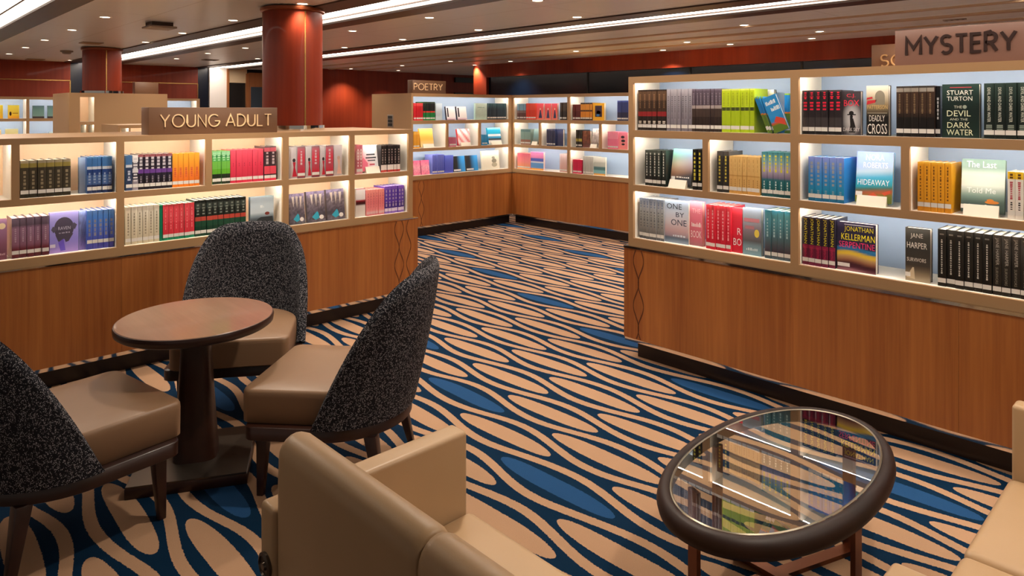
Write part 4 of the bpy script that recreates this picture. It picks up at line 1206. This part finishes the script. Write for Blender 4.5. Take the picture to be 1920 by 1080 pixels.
run(UR, z, 1504, 1566, 5, 0.232, 'dark hardcovers with yellow and maroon spines', pl, [(0, '#6a1a3a'), (0.36, '#8a1f45'), (0.42, '#242030'), (0.95, '#3a3448')], '#2a2436', spine_text=[('JONATHAN', 0.98, 0.44, 0.2, 0.78, '#d8d02c'), ('SERPENTINE', 0.38, 0.16, 0.3, 0.66, '#c8385c')])
face(UR, z, 1569, 1642, 0.226, 'navy thriller with yellow and pink capitals', pl, lambda x, y: (ramp([(0, '#8a5a66'), (0.06, '#4a2030'), (0.14, '#3c1a26'), (0.2, '#8a5a44'), (0.28, '#c09a6a'), (0.33, '#e8c83c'), (0.38, '#d8b84a'), (0.41, '#2a6fa4'), (0.47, '#2f7fb4'), (0.5, '#2c2a44'), (0.75, '#2a2640'), (1, '#332c48')])(x, y - 0.03 * math.sin(x * 5))), '#2a2640', res=(10, 34), t=0.036,
     shapes=[('rect', 0.02, 0.34, 0.08, 0.155, '#e6e2e0'), ('rect', 0.2, 0.94, 0.945, 0.96, '#b8b4b8')],
     texts=[('JONATHAN', 0.20, 0.94, 0.79, 0.92, '#ecdf2a'), ('KELLERMAN', 0.12, 0.98, 0.635, 0.765, '#ecdf2a'), ('SERPENTINE', 0.06, 0.98, 0.475, 0.60, '#ee3f7c')])
face(UR, z, 1697, 1744, 0.233, 'charcoal book with pale capitals and a beach road', pl, ramp([(0, '#a89a84'), (0.12, '#8f8068'), (0.22, '#5f5446'), (0.3, '#423c36'), (0.6, '#35332f'), (1, '#4a4a46')]), '#3a3834', res=(8, 20), t=0.036,
     shapes=[('poly', [(0.05, 0.06), (0.3, 0.26), (0.36, 0.26), (0.4, 0.04)], '#c9b89a'), ('rect', 0.0, 0.22, 0.08, 0.16, '#e8e6e0')], texts=[('JANE', 0.22, 0.72, 0.79, 0.90, '#dcd8cc'), ('HARPER', 0.08, 0.88, 0.62, 0.73, '#dcd8cc'), ('SURVIVORS', 0.08, 0.84, 0.37, 0.44, '#e6e2d6')])
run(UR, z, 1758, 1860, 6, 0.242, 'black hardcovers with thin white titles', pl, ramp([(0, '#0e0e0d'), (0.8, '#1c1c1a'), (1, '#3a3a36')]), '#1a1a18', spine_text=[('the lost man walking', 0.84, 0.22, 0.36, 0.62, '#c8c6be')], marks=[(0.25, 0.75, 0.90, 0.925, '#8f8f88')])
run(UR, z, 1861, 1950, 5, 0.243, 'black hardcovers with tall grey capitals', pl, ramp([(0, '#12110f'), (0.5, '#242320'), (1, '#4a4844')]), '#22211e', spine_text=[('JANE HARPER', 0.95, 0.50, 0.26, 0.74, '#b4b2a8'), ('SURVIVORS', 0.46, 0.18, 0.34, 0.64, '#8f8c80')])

# ---- low bookcase, upper shelf
z, pl = ROWZ['UL1'], 'young adult upper shelf'
run(UL, z, 38, 133, 6, 0.192, 'thick olive books with yellow tops', pl, [(0, '#2c271a'), (0.2, '#3c3526'), (0.80, '#8f8240'), (0.93, '#9a9078')], '#4a4434', marks=vbars(0.24, 0.74, '#8d836a', 80, 0.34, 5), label_z=0.02)
face(UL, z, 148, 163, 0.195, 'blurred blue grey cover left of five blue spines', pl, ramp([(0, '#8f9cb0'), (1, '#9fb4d0')]), '#8fa4c4', dep=0.07, W=0.045)
run(UL, z, 163, 210, 5, 0.198, 'blue hardcovers with white bands', pl, [(0, '#1c2c54'), (0.24, '#44649c'), (0.5, '#1f3f80'), (0.64, '#cfd8e4'), (0.75, '#3f74b4'), (0.95, '#5a94c8')], '#3a68a8', marks=vbars(0.28, 0.58, '#8fa4c4', 82, 0.5, 4))
run(UL, z, 236, 248, 1, 0.198, 'single blue book beside a mottled one', pl, [(0, '#2a3a5c'), (0.64, '#cfd8e4'), (0.75, '#3f6ca0')], '#3f6ca0', marks=vbars(0.28, 0.6, '#b4c0d4', 84, 0.5, 4))
run(UL, z, 248.5, 259, 1, 0.197, 'black and white mottled book', pl, [(0, '#8f8a98'), (0.3, '#2a2a3c'), (0.5, '#e0e0e6'), (0.62, '#4a4a5a'), (0.8, '#f0f0f2')], '#8a8a96', marks=vbars(0.25, 0.95, '#d8d8de', 85, 0.8, 8))
run(UL, z, 259, 323, 6, 0.2, 'black books with purple and white lettering', pl, [(0, '#1a1620'), (0.3, '#241e30'), (0.45, '#6a3f94'), (0.56, '#2a2434'), (0.93, '#9a5a60')], '#241e2c', spine_text=[('STAGS', 0.95, 0.58, 0.12, 0.88, '#c8c4cc')], marks=vbars(0.2, 0.42, '#8a8490', 86, 0.4, 3))
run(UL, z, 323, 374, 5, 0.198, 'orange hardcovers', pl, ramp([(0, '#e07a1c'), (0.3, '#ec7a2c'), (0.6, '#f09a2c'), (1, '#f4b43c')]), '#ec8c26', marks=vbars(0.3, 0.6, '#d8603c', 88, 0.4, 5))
run(UL, z, 398, 432, 4, 0.2, 'green books with leafy tops', pl, [(0, '#1c2c1c'), (0.3, '#5fae2c'), (0.45, '#6fbc4c'), (0.7, '#4fae58'), (0.82, '#2c8a48'), (0.9, '#8fd49c')], '#5aae4c', marks=vbars(0.72, 0.98, '#a8e0b4', 90, 0.8, 4))
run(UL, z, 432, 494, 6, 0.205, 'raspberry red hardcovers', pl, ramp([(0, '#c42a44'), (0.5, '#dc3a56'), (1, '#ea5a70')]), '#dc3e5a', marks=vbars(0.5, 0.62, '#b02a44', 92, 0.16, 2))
run(UL, z, 495, 518, 2, 0.22, 'black and red books', pl, [(0, '#d83a50'), (0.14, '#2a2024'), (0.2, '#e04a5c'), (0.42, '#3a2a30'), (0.85, '#c85a6a'), (0.95, '#6a5a60')], '#4a2c34', marks=vbars(0.48, 0.88, '#c8b4b8', 93, 0.5, 4))
for i, (a, b) in enumerate(((551, 572), (578, 599), (604, 625))):
    run(UL, z, a + 7, b, 1, 0.212, ['rounded grey and crimson spine, left of three', 'rounded grey and crimson spine, middle of three', 'rounded grey and crimson spine, right of three'][i], pl, ramp([(0, '#4a3a40'), (0.15, '#c02038'), (0.4, '#b84a5c'), (0.62, '#d83a50'), (0.9, '#c86a7c'), (1, '#8f8088')]), '#8f8a8e', marks=vbars(0.42, 0.9, '#d8c4cc', 95 + i, 0.3, 5), dep=0.03)
for i, (a, b) in enumerate(((541.8, 557.5), (572.5, 584.5), (599.5, 610.5), (625.5, 641))):
    face(UL, z, a, b, 0.207 if i < 3 else 0.212, ['pale cover with crimson dress figure, first of four', 'pale cover with crimson dress figure, second of four', 'pale cover with crimson dress figure, third of four', 'washed out cover with blush figure, last of four'][i], pl,
         ramp([(0, '#a89a98'), (0.5, '#c8c0c4'), (1, '#d8d4da')]), '#c4bcc0', dep=0.04, t=0.02, shapes=[('disc', 0.6, 0.58, 0.18, 0.06, '#2a1c20' if i < 3 else '#c8a898'), ('poly', [(0.45, 0.52), (0.8, 0.52), (0.72, 0.36), (0.96, 0.06), (0.4, 0.06), (0.55, 0.36)], '#b81f34' if i < 3 else '#dcae9c')])
run(UL, z, 668, 680, 2, 0.205, 'pink and white spines at the divider', pl, [(0, '#d89aa0'), (0.2, '#c86a78'), (0.5, '#e0a8ac'), (0.8, '#d8788a')], '#d08a94', marks=vbars(0.25, 0.9, '#f0e0e0', 99, 0.5, 6))
face(UL, z, 680, 712, 0.19, 'white and pink book with dark script', pl, lambda x, y: lerp(C('#e89aa8'), C('#f2f2f4'), min(1, max(0, x * 1.6 + y * 0.8 - 0.5))), '#e4c4c8', stand=True, dep=0.06, shapes=[('poly', [(0.02, 0.02), (0.3, 0.02), (0.36, 0.3), (0.1, 0.55)], '#e0708a'), ('rect', 0.3, 0.8, 0.60, 0.66, '#4a4a52'), ('rect', 0.25, 0.86, 0.48, 0.54, '#4a4a52'), ('rect', 0.35, 0.8, 0.38, 0.43, '#5a5a62'), ('rect', 0.45, 0.75, 0.22, 0.28, '#c85a6a')])
run(UL, z, 714, 750, 6, 0.196, 'black spines with white bases', pl, [(0, '#b83a34'), (0.06, '#e8e4e0'), (0.26, '#1c181c'), (0.96, '#4a4448')], '#201c20', marks=vbars(0.32, 0.9, '#a89c98', 101, 0.36, 6), sticker=False)
# ---- low bookcase, lower shelf
z, pl = ROWZ['UL2'], 'young adult lower shelf'
face(UL, z, -18, 13, 0.205, 'mauve book with a pale sun at the left edge', pl, ramp([(0, '#6a3a48'), (0.4, '#8a5a74'), (1, '#b48ab4')]), '#8a5a78', shapes=[('disc', 0.7, 0.83, 0.22, 0.075, '#f0dcb4')], texts=[('DAWN', 0.2, 0.9, 0.1, 0.18, '#c8a8b4')])
run(UL, z, 22, 92, 5, 0.205, 'mauve and maroon hardcovers', pl, ramp([(0, '#4a1c24'), (0.22, '#6a2430'), (0.34, '#8a6078'), (0.75, '#94708c'), (0.8, '#5a4c5c'), (1, '#7a6a80')]), '#6a4658', marks=vbars(0.4, 0.76, '#b89cb0', 111, 0.3, 7), label_z=0.02)
face(UL, z, 92.5, 147, 0.215, 'lavender book with a dark flowered head', pl, ramp([(0, '#a48ad0'), (0.3, '#8f88e0'), (0.7, '#a4a0ec'), (1, '#b4aef4')]), '#9a94e0', dep=0.05,
     shapes=[('disc', 0.5, 0.60, 0.34, 0.27, '#4a4458'), ('poly', [(0.2, 0.45), (0.82, 0.45), (0.66, 0.27), (0.56, 0.25), (0.5, 0.35), (0.42, 0.25), (0.3, 0.28)], '#4a4458'), ('poly', [(0.30, 0.26), (0.48, 0.34), (0.55, 0.05), (0.38, 0.04)], '#6a58c8'), ('poly', [(0.12, 0.66), (0.06, 0.58), (0.14, 0.5), (0.3, 0.6)], '#545064'), ('poly', [(0.84, 0.72), (0.95, 0.66), (0.88, 0.55), (0.7, 0.6)], '#545064'), ('rect', 0.02, 0.2, 0.14, 0.22, '#dcd8ec')],
     texts=[('RAVEN', 0.3, 0.72, 0.56, 0.64, '#c8c4d8'), ('SINGER', 0.32, 0.7, 0.46, 0.51, '#a8a4b8')])
face(UL, z, 147.5, 163, 0.212, 'hazy blue cover left of five blue spines', pl, mottled(ramp([(0, '#8f7ac4'), (0.4, '#6a74a8'), (1, '#9fb0e4')]), 0.2, 7), '#8a94d0', dep=0.06)
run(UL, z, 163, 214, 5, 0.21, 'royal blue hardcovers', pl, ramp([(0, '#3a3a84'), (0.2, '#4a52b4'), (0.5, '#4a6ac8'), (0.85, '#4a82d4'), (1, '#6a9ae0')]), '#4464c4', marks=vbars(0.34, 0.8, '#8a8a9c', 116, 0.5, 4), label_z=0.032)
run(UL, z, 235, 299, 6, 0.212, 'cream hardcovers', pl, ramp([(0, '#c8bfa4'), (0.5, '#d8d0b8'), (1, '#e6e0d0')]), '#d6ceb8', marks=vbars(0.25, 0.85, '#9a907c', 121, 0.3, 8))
run(UL, z, 299.5, 304.5, 1, 0.205, 'thin emerald green book between cream and red', pl, [(0, '#127a58')], '#127a58', sticker=False)
run(UL, z, 305, 365, 6, 0.207, 'coral red hardcovers with green edges', pl, [(0, '#127a58'), (0.06, '#d83a48'), (0.5, '#e04a56')], '#167a5a', marks=vbars(0.3, 0.9, '#ee8a8c', 124, 0.2, 7))
run(UL, z, 365.5, 461, 9, 0.215, 'dark green books with red bands', pl, [(0, '#123c2c'), (0.28, '#1c4a36'), (0.42, '#b8483c'), (0.54, '#1c2420'), (0.78, '#3a4440'), (0.93, '#14201c')], '#1c2c24', marks=vbars(0.6, 0.92, '#7f8a80', 127, 0.5, 4))
face(UL, z, 469, 513, 0.205, 'misty grey book with a dark figure', pl, ramp([(0, '#3a4348'), (0.3, '#4a555c'), (0.42, '#8fa4b0'), (0.5, '#c4d4dc'), (1, '#b4c8d4')]), '#8094a0', shapes=[('poly', [(0.3, 0.0), (0.3, 0.3), (0.45, 0.36), (0.95, 0.36), (0.98, 0.0)], '#2c3438'), ('disc', 0.72, 0.46, 0.1, 0.05, '#7a3a34')], texts=[('11', 0.42, 0.58, 0.62, 0.74, '#e2ecf0')])
for i, (a, b) in enumerate(((543.5, 573), (577, 611), (614.5, 647.5))):
    face(UL, z, a, b, [0.2, 0.205, 0.208][i], f'dark tangled vine book with teal shape, {["left", "middle", "right"][i]} of three', pl, mottled(ramp([(0, '#57525a'), (0.3, '#4a4450'), (0.7, '#6a6068'), (1, '#7a7090')]), 0.45, 31 + i, 12), '#4a4450', res=(14, 22), tilt=math.radians(8), dep=0.032,
         shapes=[('poly', [(0.25, 0.16), (0.55, 0.34), (0.62, 0.28), (0.66, 0.12), (0.45, 0.06)], '#2f9ab4'), ('disc', 0.78, 0.14, 0.12, 0.07, '#d8d4d0'), ('poly', [(0.2, 0.9), (0.3, 0.55), (0.36, 0.9)], '#c4b8ac'), ('poly', [(0.45, 0.92), (0.52, 0.5), (0.6, 0.9)], '#b4a89c'), ('poly', [(0.7, 0.9), (0.75, 0.5), (0.86, 0.9)], '#c4b8ac')])
face(UL, z, 667, 685, 0.2, 'white book with a dark red stripe', pl, hard([(0, '#d8d4d0'), (0.38, '#3c1218'), (0.52, '#8a1c2c'), (0.6, '#e8e6e6'), (0.95, '#b83a48')]), '#dcd8d6')
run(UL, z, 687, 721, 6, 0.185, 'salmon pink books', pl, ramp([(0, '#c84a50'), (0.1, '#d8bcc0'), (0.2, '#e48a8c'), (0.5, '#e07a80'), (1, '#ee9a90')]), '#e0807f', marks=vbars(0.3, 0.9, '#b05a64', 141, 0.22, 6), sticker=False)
run(UL, z, 721.5, 758, 6, 0.198, 'violet hardcovers', pl, [(0, '#8a6ac0'), (0.06, '#dcd4ec'), (0.2, '#3c2484'), (0.4, '#5a3ca8'), (0.9, '#7a54c0')], '#5a3ca8', marks=vbars(0.25, 0.9, '#a89cc0', 143, 0.5, 5), sticker=False)

# ---- back corner, poetry wing
K = dict(detail=1)
z, pl = ROWZ['R1'], 'poetry wing top shelf'
run(UC, z, 776, 793, 4, 0.20, 'scarlet paperbacks', pl, [(0, '#c8202c'), (0.8, '#e04a4c')], '#d02430', **K)
run(UC, z, 793.5, 816, 5, 0.215, 'green and black spines', pl, [(0, '#1f7a3c'), (0.4, '#c83a34'), (0.5, '#1a1c1a'), (0.9, '#3a4a3c')], '#1c5a34', **K)
face(UC, z, 817, 829, 0.2, 'see through grey cover beside the green spines', pl, ramp([(0, '#b8c4cc'), (1, '#aebcc8')]), '#b4c0c8', dep=0.08, **K)
for i, (a, b) in enumerate(((838, 855), (858, 876))):
    face(UC, z, a, b, 0.16, f'white book with pink corner, {["left", "right"][i]} of two', pl, ramp([(0, '#c89ab4'), (0.15, '#f2f0f0'), (1, '#f6f4f4')]), '#2a2430', tilt=math.radians(10), shapes=[('rect', 0.1, 0.25, 0.2, 0.9, '#3a3440')], **K)
face(UC, z, 891, 913, 0.205, 'mint green book', pl, mottled(ramp([(0, '#b4d4c8'), (1, '#c8e0d4')]), 0.06, 3), '#b4d4c8', texts=[('POEMS', 0.2, 0.8, 0.7, 0.78, '#7aa89c')], **K)
run(UC, z, 914, 949, 8, 0.205, 'dark slate teal spines', pl, ramp([(0, '#24343c'), (0.6, '#2c4450'), (1, '#3f6a74')]), '#2a3e48', **K)
z, pl = ROWZ['R2'], 'poetry wing middle shelf'
run(UC, z, 775.5, 787, 2, 0.19, 'golden yellow spines', pl, [(0, '#e0a02c'), (0.8, '#ecb84c')], '#e4a834', **K)
face(UC, z, 789, 814, 0.215, 'sunny yellow book', pl, ramp([(0, '#f0d8a0'), (0.4, '#ecb850'), (1, '#f0c468')]), '#ecb850', stand=True, dep=0.05, **K)
run(UC, z, 842.5, 856, 2, 0.11, 'small dusty pink books', pl, [(0, '#b8607c')], '#b8607c', **K)
face(UC, z, 860, 883, 0.20, 'red and white floral book', pl, lambda x, y: lerp(C('#d83a3c'), C('#f0e4e4'), abs(math.sin(x * 6 + y * 5))), '#d0404a', stand=True, dep=0.05, **K)
run(UC, z, 904, 914, 2, 0.13, 'slim azure spines', pl, [(0, '#2f8ac0')], '#2f8ac0', **K)
face(UC, z, 917, 941, 0.205, 'turquoise book with white waves', pl, hard([(0, '#e8e4e0'), (0.2, '#2a3038'), (0.36, '#2f8ab4'), (0.5, '#e0e8ea'), (0.62, '#1f9ac0'), (0.9, '#7ac8dc')]), '#2a9ac0', stand=True, dep=0.05, **K)
z, pl = ROWZ['R3'], 'poetry wing bottom shelf'
for i, (a, b) in enumerate(((776, 789), (791, 806))):
    face(UC, z, a, b, 0.165, f'hot pink and white book, {["left", "right"][i]} of two', pl, mottled(ramp([(0, '#ec7a9c'), (0.5, '#f0a4b8'), (1, '#e85a88')]), 0.2, 5 + i), '#e87a9c', tilt=math.radians(8), **K)
run(UC, z, 811, 833, 5, 0.225, 'periwinkle hardcovers', pl, ramp([(0, '#4a54b4'), (1, '#6a78d4')]), '#7a84d4', **K)
face(UC, z, 834, 850, 0.21, 'plain cobalt blue cover', pl, ramp([(0, '#4a54b8'), (1, '#5a6cd0')]), '#4a58c0', dep=0.05, **K)
for i, (a, b) in enumerate(((851.5, 873), (875.5, 897))):
    face(UC, z, a, b, 0.19, f'black and bright blue book, {["left", "right"][i]} of two', pl, lambda x, y: lerp(C('#15181c'), C('#2f8ad0'), min(1, max(0, x * 2.4 - 0.8))), '#2a2a28', tilt=math.radians(8), shapes=[('rect', 0.0, 0.6, 0.05, 0.16, '#d0d0d0')], **K)
face(UC, z, 905, 937, 0.235, 'cream book with a grey bird', pl, ramp([(0, '#e0dcc8'), (1, '#ecead8')]), '#e4e0cc', tilt=math.radians(6), shapes=[('disc', 0.7, 0.45, 0.14, 0.12, '#8a8a78'), ('disc', 0.66, 0.62, 0.09, 0.07, '#9a9a88'), ('disc', 0.7, 0.24, 0.16, 0.12, '#b0ac94')], **K)
# ---- back corner, right wing
z, pl = ROWZ['R1'], 'right corner wing top shelf'
run(UD, z, 969.5, 986, 4, 0.20, 'brown and blue spines', pl, [(0, '#5a3a38'), (0.4, '#7a6a6a'), (0.6, '#7aa4bc')], '#6a5a5c', **K)
run(UD, z, 986.5, 1005, 4, 0.205, 'vermilion spines', pl, [(0, '#d8402c'), (0.6, '#e0503c')], '#d8442f', **K)
for i, (a, b) in enumerate(((1006, 1019), (1021, 1033), (1034.5, 1045))):
    face(UD, z, a, b, 0.2, f'coral cover with a dark gowned figure, {["left", "middle", "right"][i]} of three', pl, ramp([(0, '#e87a6a'), (0.6, '#e85a5a'), (1, '#e04a5c')]), '#e0504c', shapes=[('poly', [(0.3, 0.1), (0.5, 0.6), (0.62, 0.6), (0.8, 0.1)], '#2a2a54'), ('disc', 0.55, 0.66, 0.1, 0.06, '#e8c4b0')], **K)
run(UD, z, 1050, 1062.5, 3, 0.21, 'dark coffee spines', pl, [(0, '#241a14'), (0.5, '#3a2c22')], '#2c2018', **K)
run(UD, z, 1074, 1088, 3, 0.185, 'maroon spines', pl, [(0, '#5a1c1c'), (0.6, '#6a2826')], '#5c201f', **K)
run(UD, z, 1088.5, 1110, 5, 0.205, 'orange and black striped spines', pl, [(0, '#2a1c14'), (0.2, '#d88a2c'), (0.5, '#4a2c1c'), (0.6, '#e0983a'), (0.9, '#2a1c14')], '#8a5024', **K)
face(UD, z, 1111.5, 1133, 0.2, 'bright yellow book with a dark panel', pl, hard([(0, '#e8b02c')]), '#e8b02c', shapes=[('rect', 0.2, 0.8, 0.2, 0.85, '#3a2a3c'), ('disc', 0.5, 0.45, 0.18, 0.12, '#d85a3c'), ('disc', 0.45, 0.3, 0.14, 0.07, '#3a7ab4')], **K)
run(UD, z, 1157, 1178, 5, 0.225, 'indigo spines', pl, [(0, '#2a2c4c'), (0.4, '#34407c'), (0.9, '#4a5aa4')], '#34407a', **K)
z, pl = ROWZ['R2'], 'right corner wing middle shelf'
run(UD, z, 976, 995, 5, 0.195, 'sage and rust spines', pl, [(0, '#8a5a48'), (0.3, '#7a948c'), (0.8, '#5a7a7c')], '#7a8a84', **K)
face(UD, z, 998, 1010, 0.195, 'teal and brown tilted book', pl, ramp([(0, '#5a4030'), (0.5, '#6a8a8c'), (1, '#8aa4a4')]), '#6a7a78', stand=True, dep=0.05, **K)
run(UD, z, 1025, 1041, 4, 0.205, 'midnight blue spines', pl, [(0, '#262c4c'), (0.9, '#4a5478')], '#2a3052', **K)
face(UD, z, 1044, 1056, 0.205, 'midnight blue cover', pl, ramp([(0, '#262c4c'), (1, '#343c60')]), '#2a3052', dep=0.06, **K)
run(UD, z, 1080, 1091, 3, 0.205, 'black and yellow spines', pl, [(0, '#1c1a18'), (0.3, '#b0a048'), (0.5, '#201e1a')], '#1c1a18', **K)
face(UD, z, 1092, 1107, 0.195, 'brown patterned cover', pl, mottled(ramp([(0, '#5a2c28'), (1, '#6a4030')]), 0.5, 19, 7), '#4a2a24', **K)
face(UD, z, 1107.5, 1122, 0.215, 'grey and white patterned book', pl, mottled(ramp([(0, '#8a7a74'), (1, '#b4acaa')]), 0.4, 23, 7), '#8a807c', stand=True, dep=0.05, **K)
run(UD, z, 1139, 1159, 5, 0.195, 'candy pink spines', pl, [(0, '#e87a9a'), (0.6, '#ee94ac')], '#e8829e', **K)
face(UD, z, 1160, 1177, 0.19, 'pink cover with black drawings', pl, ramp([(0, '#f0908c'), (1, '#ec84a0')]), '#ec8a9c', shapes=[('disc', 0.45, 0.72, 0.2, 0.08, '#2a1c24'), ('disc', 0.5, 0.5, 0.22, 0.08, '#2a1c24'), ('disc', 0.5, 0.3, 0.18, 0.06, '#2a1c24')], **K)
z, pl = ROWZ['R3'], 'right corner wing bottom shelf'
run(UD, z, 969.5, 994, 5, 0.2, 'rose to orange spines', pl, ramp([(0, '#e8a05c'), (0.5, '#ec8a8c'), (1, '#e86a8c')]), '#e88a84', **K)
face(UD, z, 995, 1019, 0.225, 'pink and blue seaside book', pl, hard([(0, '#e8a03c'), (0.12, '#5a94d0'), (0.4, '#f0eef2'), (0.5, '#4a5ab0'), (0.65, '#e48ac0'), (0.9, '#e87ab4')]), '#e08ac0', **K)
run(UD, z, 1049, 1063, 3, 0.22, 'blush and grey spines', pl, ramp([(0, '#c89a90'), (1, '#b8a8ac')]), '#c0a49e', dep=0.06, **K)
run(UD, z, 1074, 1091, 2, 0.165, 'thick crimson pink books', pl, [(0, '#c82a50')], '#c82a50', **K)
run(UD, z, 1093, 1112, 4, 0.21, 'silver grey spines', pl, ramp([(0, '#a4a49c'), (1, '#b8bcb8')]), '#a8aaa4', **K)
face(UD, z, 1112.5, 1135, 0.21, 'grey teal lakeside book', pl, hard([(0, '#e0a44c'), (0.1, '#7ab4bc'), (0.3, '#4a7478'), (0.45, '#b4bcb4'), (0.7, '#ccd0c8')]), '#a8b0aa', dep=0.05, **K)
# ---- far back wall
z, pl = ROWZ['R1'], 'far back wall upper shelf'
face(UF, z, -7, 5.5, 0.19, 'yellow book cut by the left edge', pl, ramp([(0, '#e8b02c'), (1, '#f0dc4c')]), '#ecd040', **K)
face(UF, z, 15, 36, 0.19, 'yellow book with an orange base and dark figure', pl, ramp([(0, '#e89a2c'), (0.3, '#f0d040'), (1, '#f0e05a')]), '#ecd040', shapes=[('disc', 0.22, 0.36, 0.1, 0.16, '#3a1c14'), ('rect', 0.4, 0.9, 0.36, 0.42, '#a87a2c')], **K)
for i, (a, b) in enumerate(((61, 83), (89, 111))):
    face(UF, z, a, b, 0.185, f'teal grey landscape book, {["left", "right"][i]} of two', pl, ramp([(0, '#2a1c20'), (0.12, '#3a2c30'), (0.16, '#7aa09a'), (0.6, '#6a948e'), (1, '#4a6a74')]), '#3a5450', **K)
z, pl = ROWZ['R2'], 'far back wall middle shelf'
face(UF, z, -10, 2, 0.16, 'pale orange book cut by the left edge', pl, ramp([(0, '#ecc050'), (1, '#f0dca0')]), '#ecd080', **K)
face(UF, z, 10, 34, 0.17, 'pale cream yellow wide book', pl, ramp([(0, '#ecdc70'), (1, '#f0eeb8')]), '#ece8a8', **K)
face(UF, z, 92, 110, 0.12, 'small aqua and white book', pl, ramp([(0, '#b4e0e4'), (0.6, '#8accd8'), (1, '#e0f0f0')]), '#a8dce4', **K)
face(UF, ROWZ['R1'], 339, 356, 0.06, 'low violet and white book by the white wall strip', 'far back wall upper shelf', ramp([(0, '#9a8ad8'), (1, '#f0eef4')]), '#c4bce4', **K)
print('BOOKS', N_BOOKS)

for o in list(COL.objects):
    if 'label' in o and len(o['label'].replace(',', ' ').split()) > 16:
        print('LONG', o.name, o['label'])
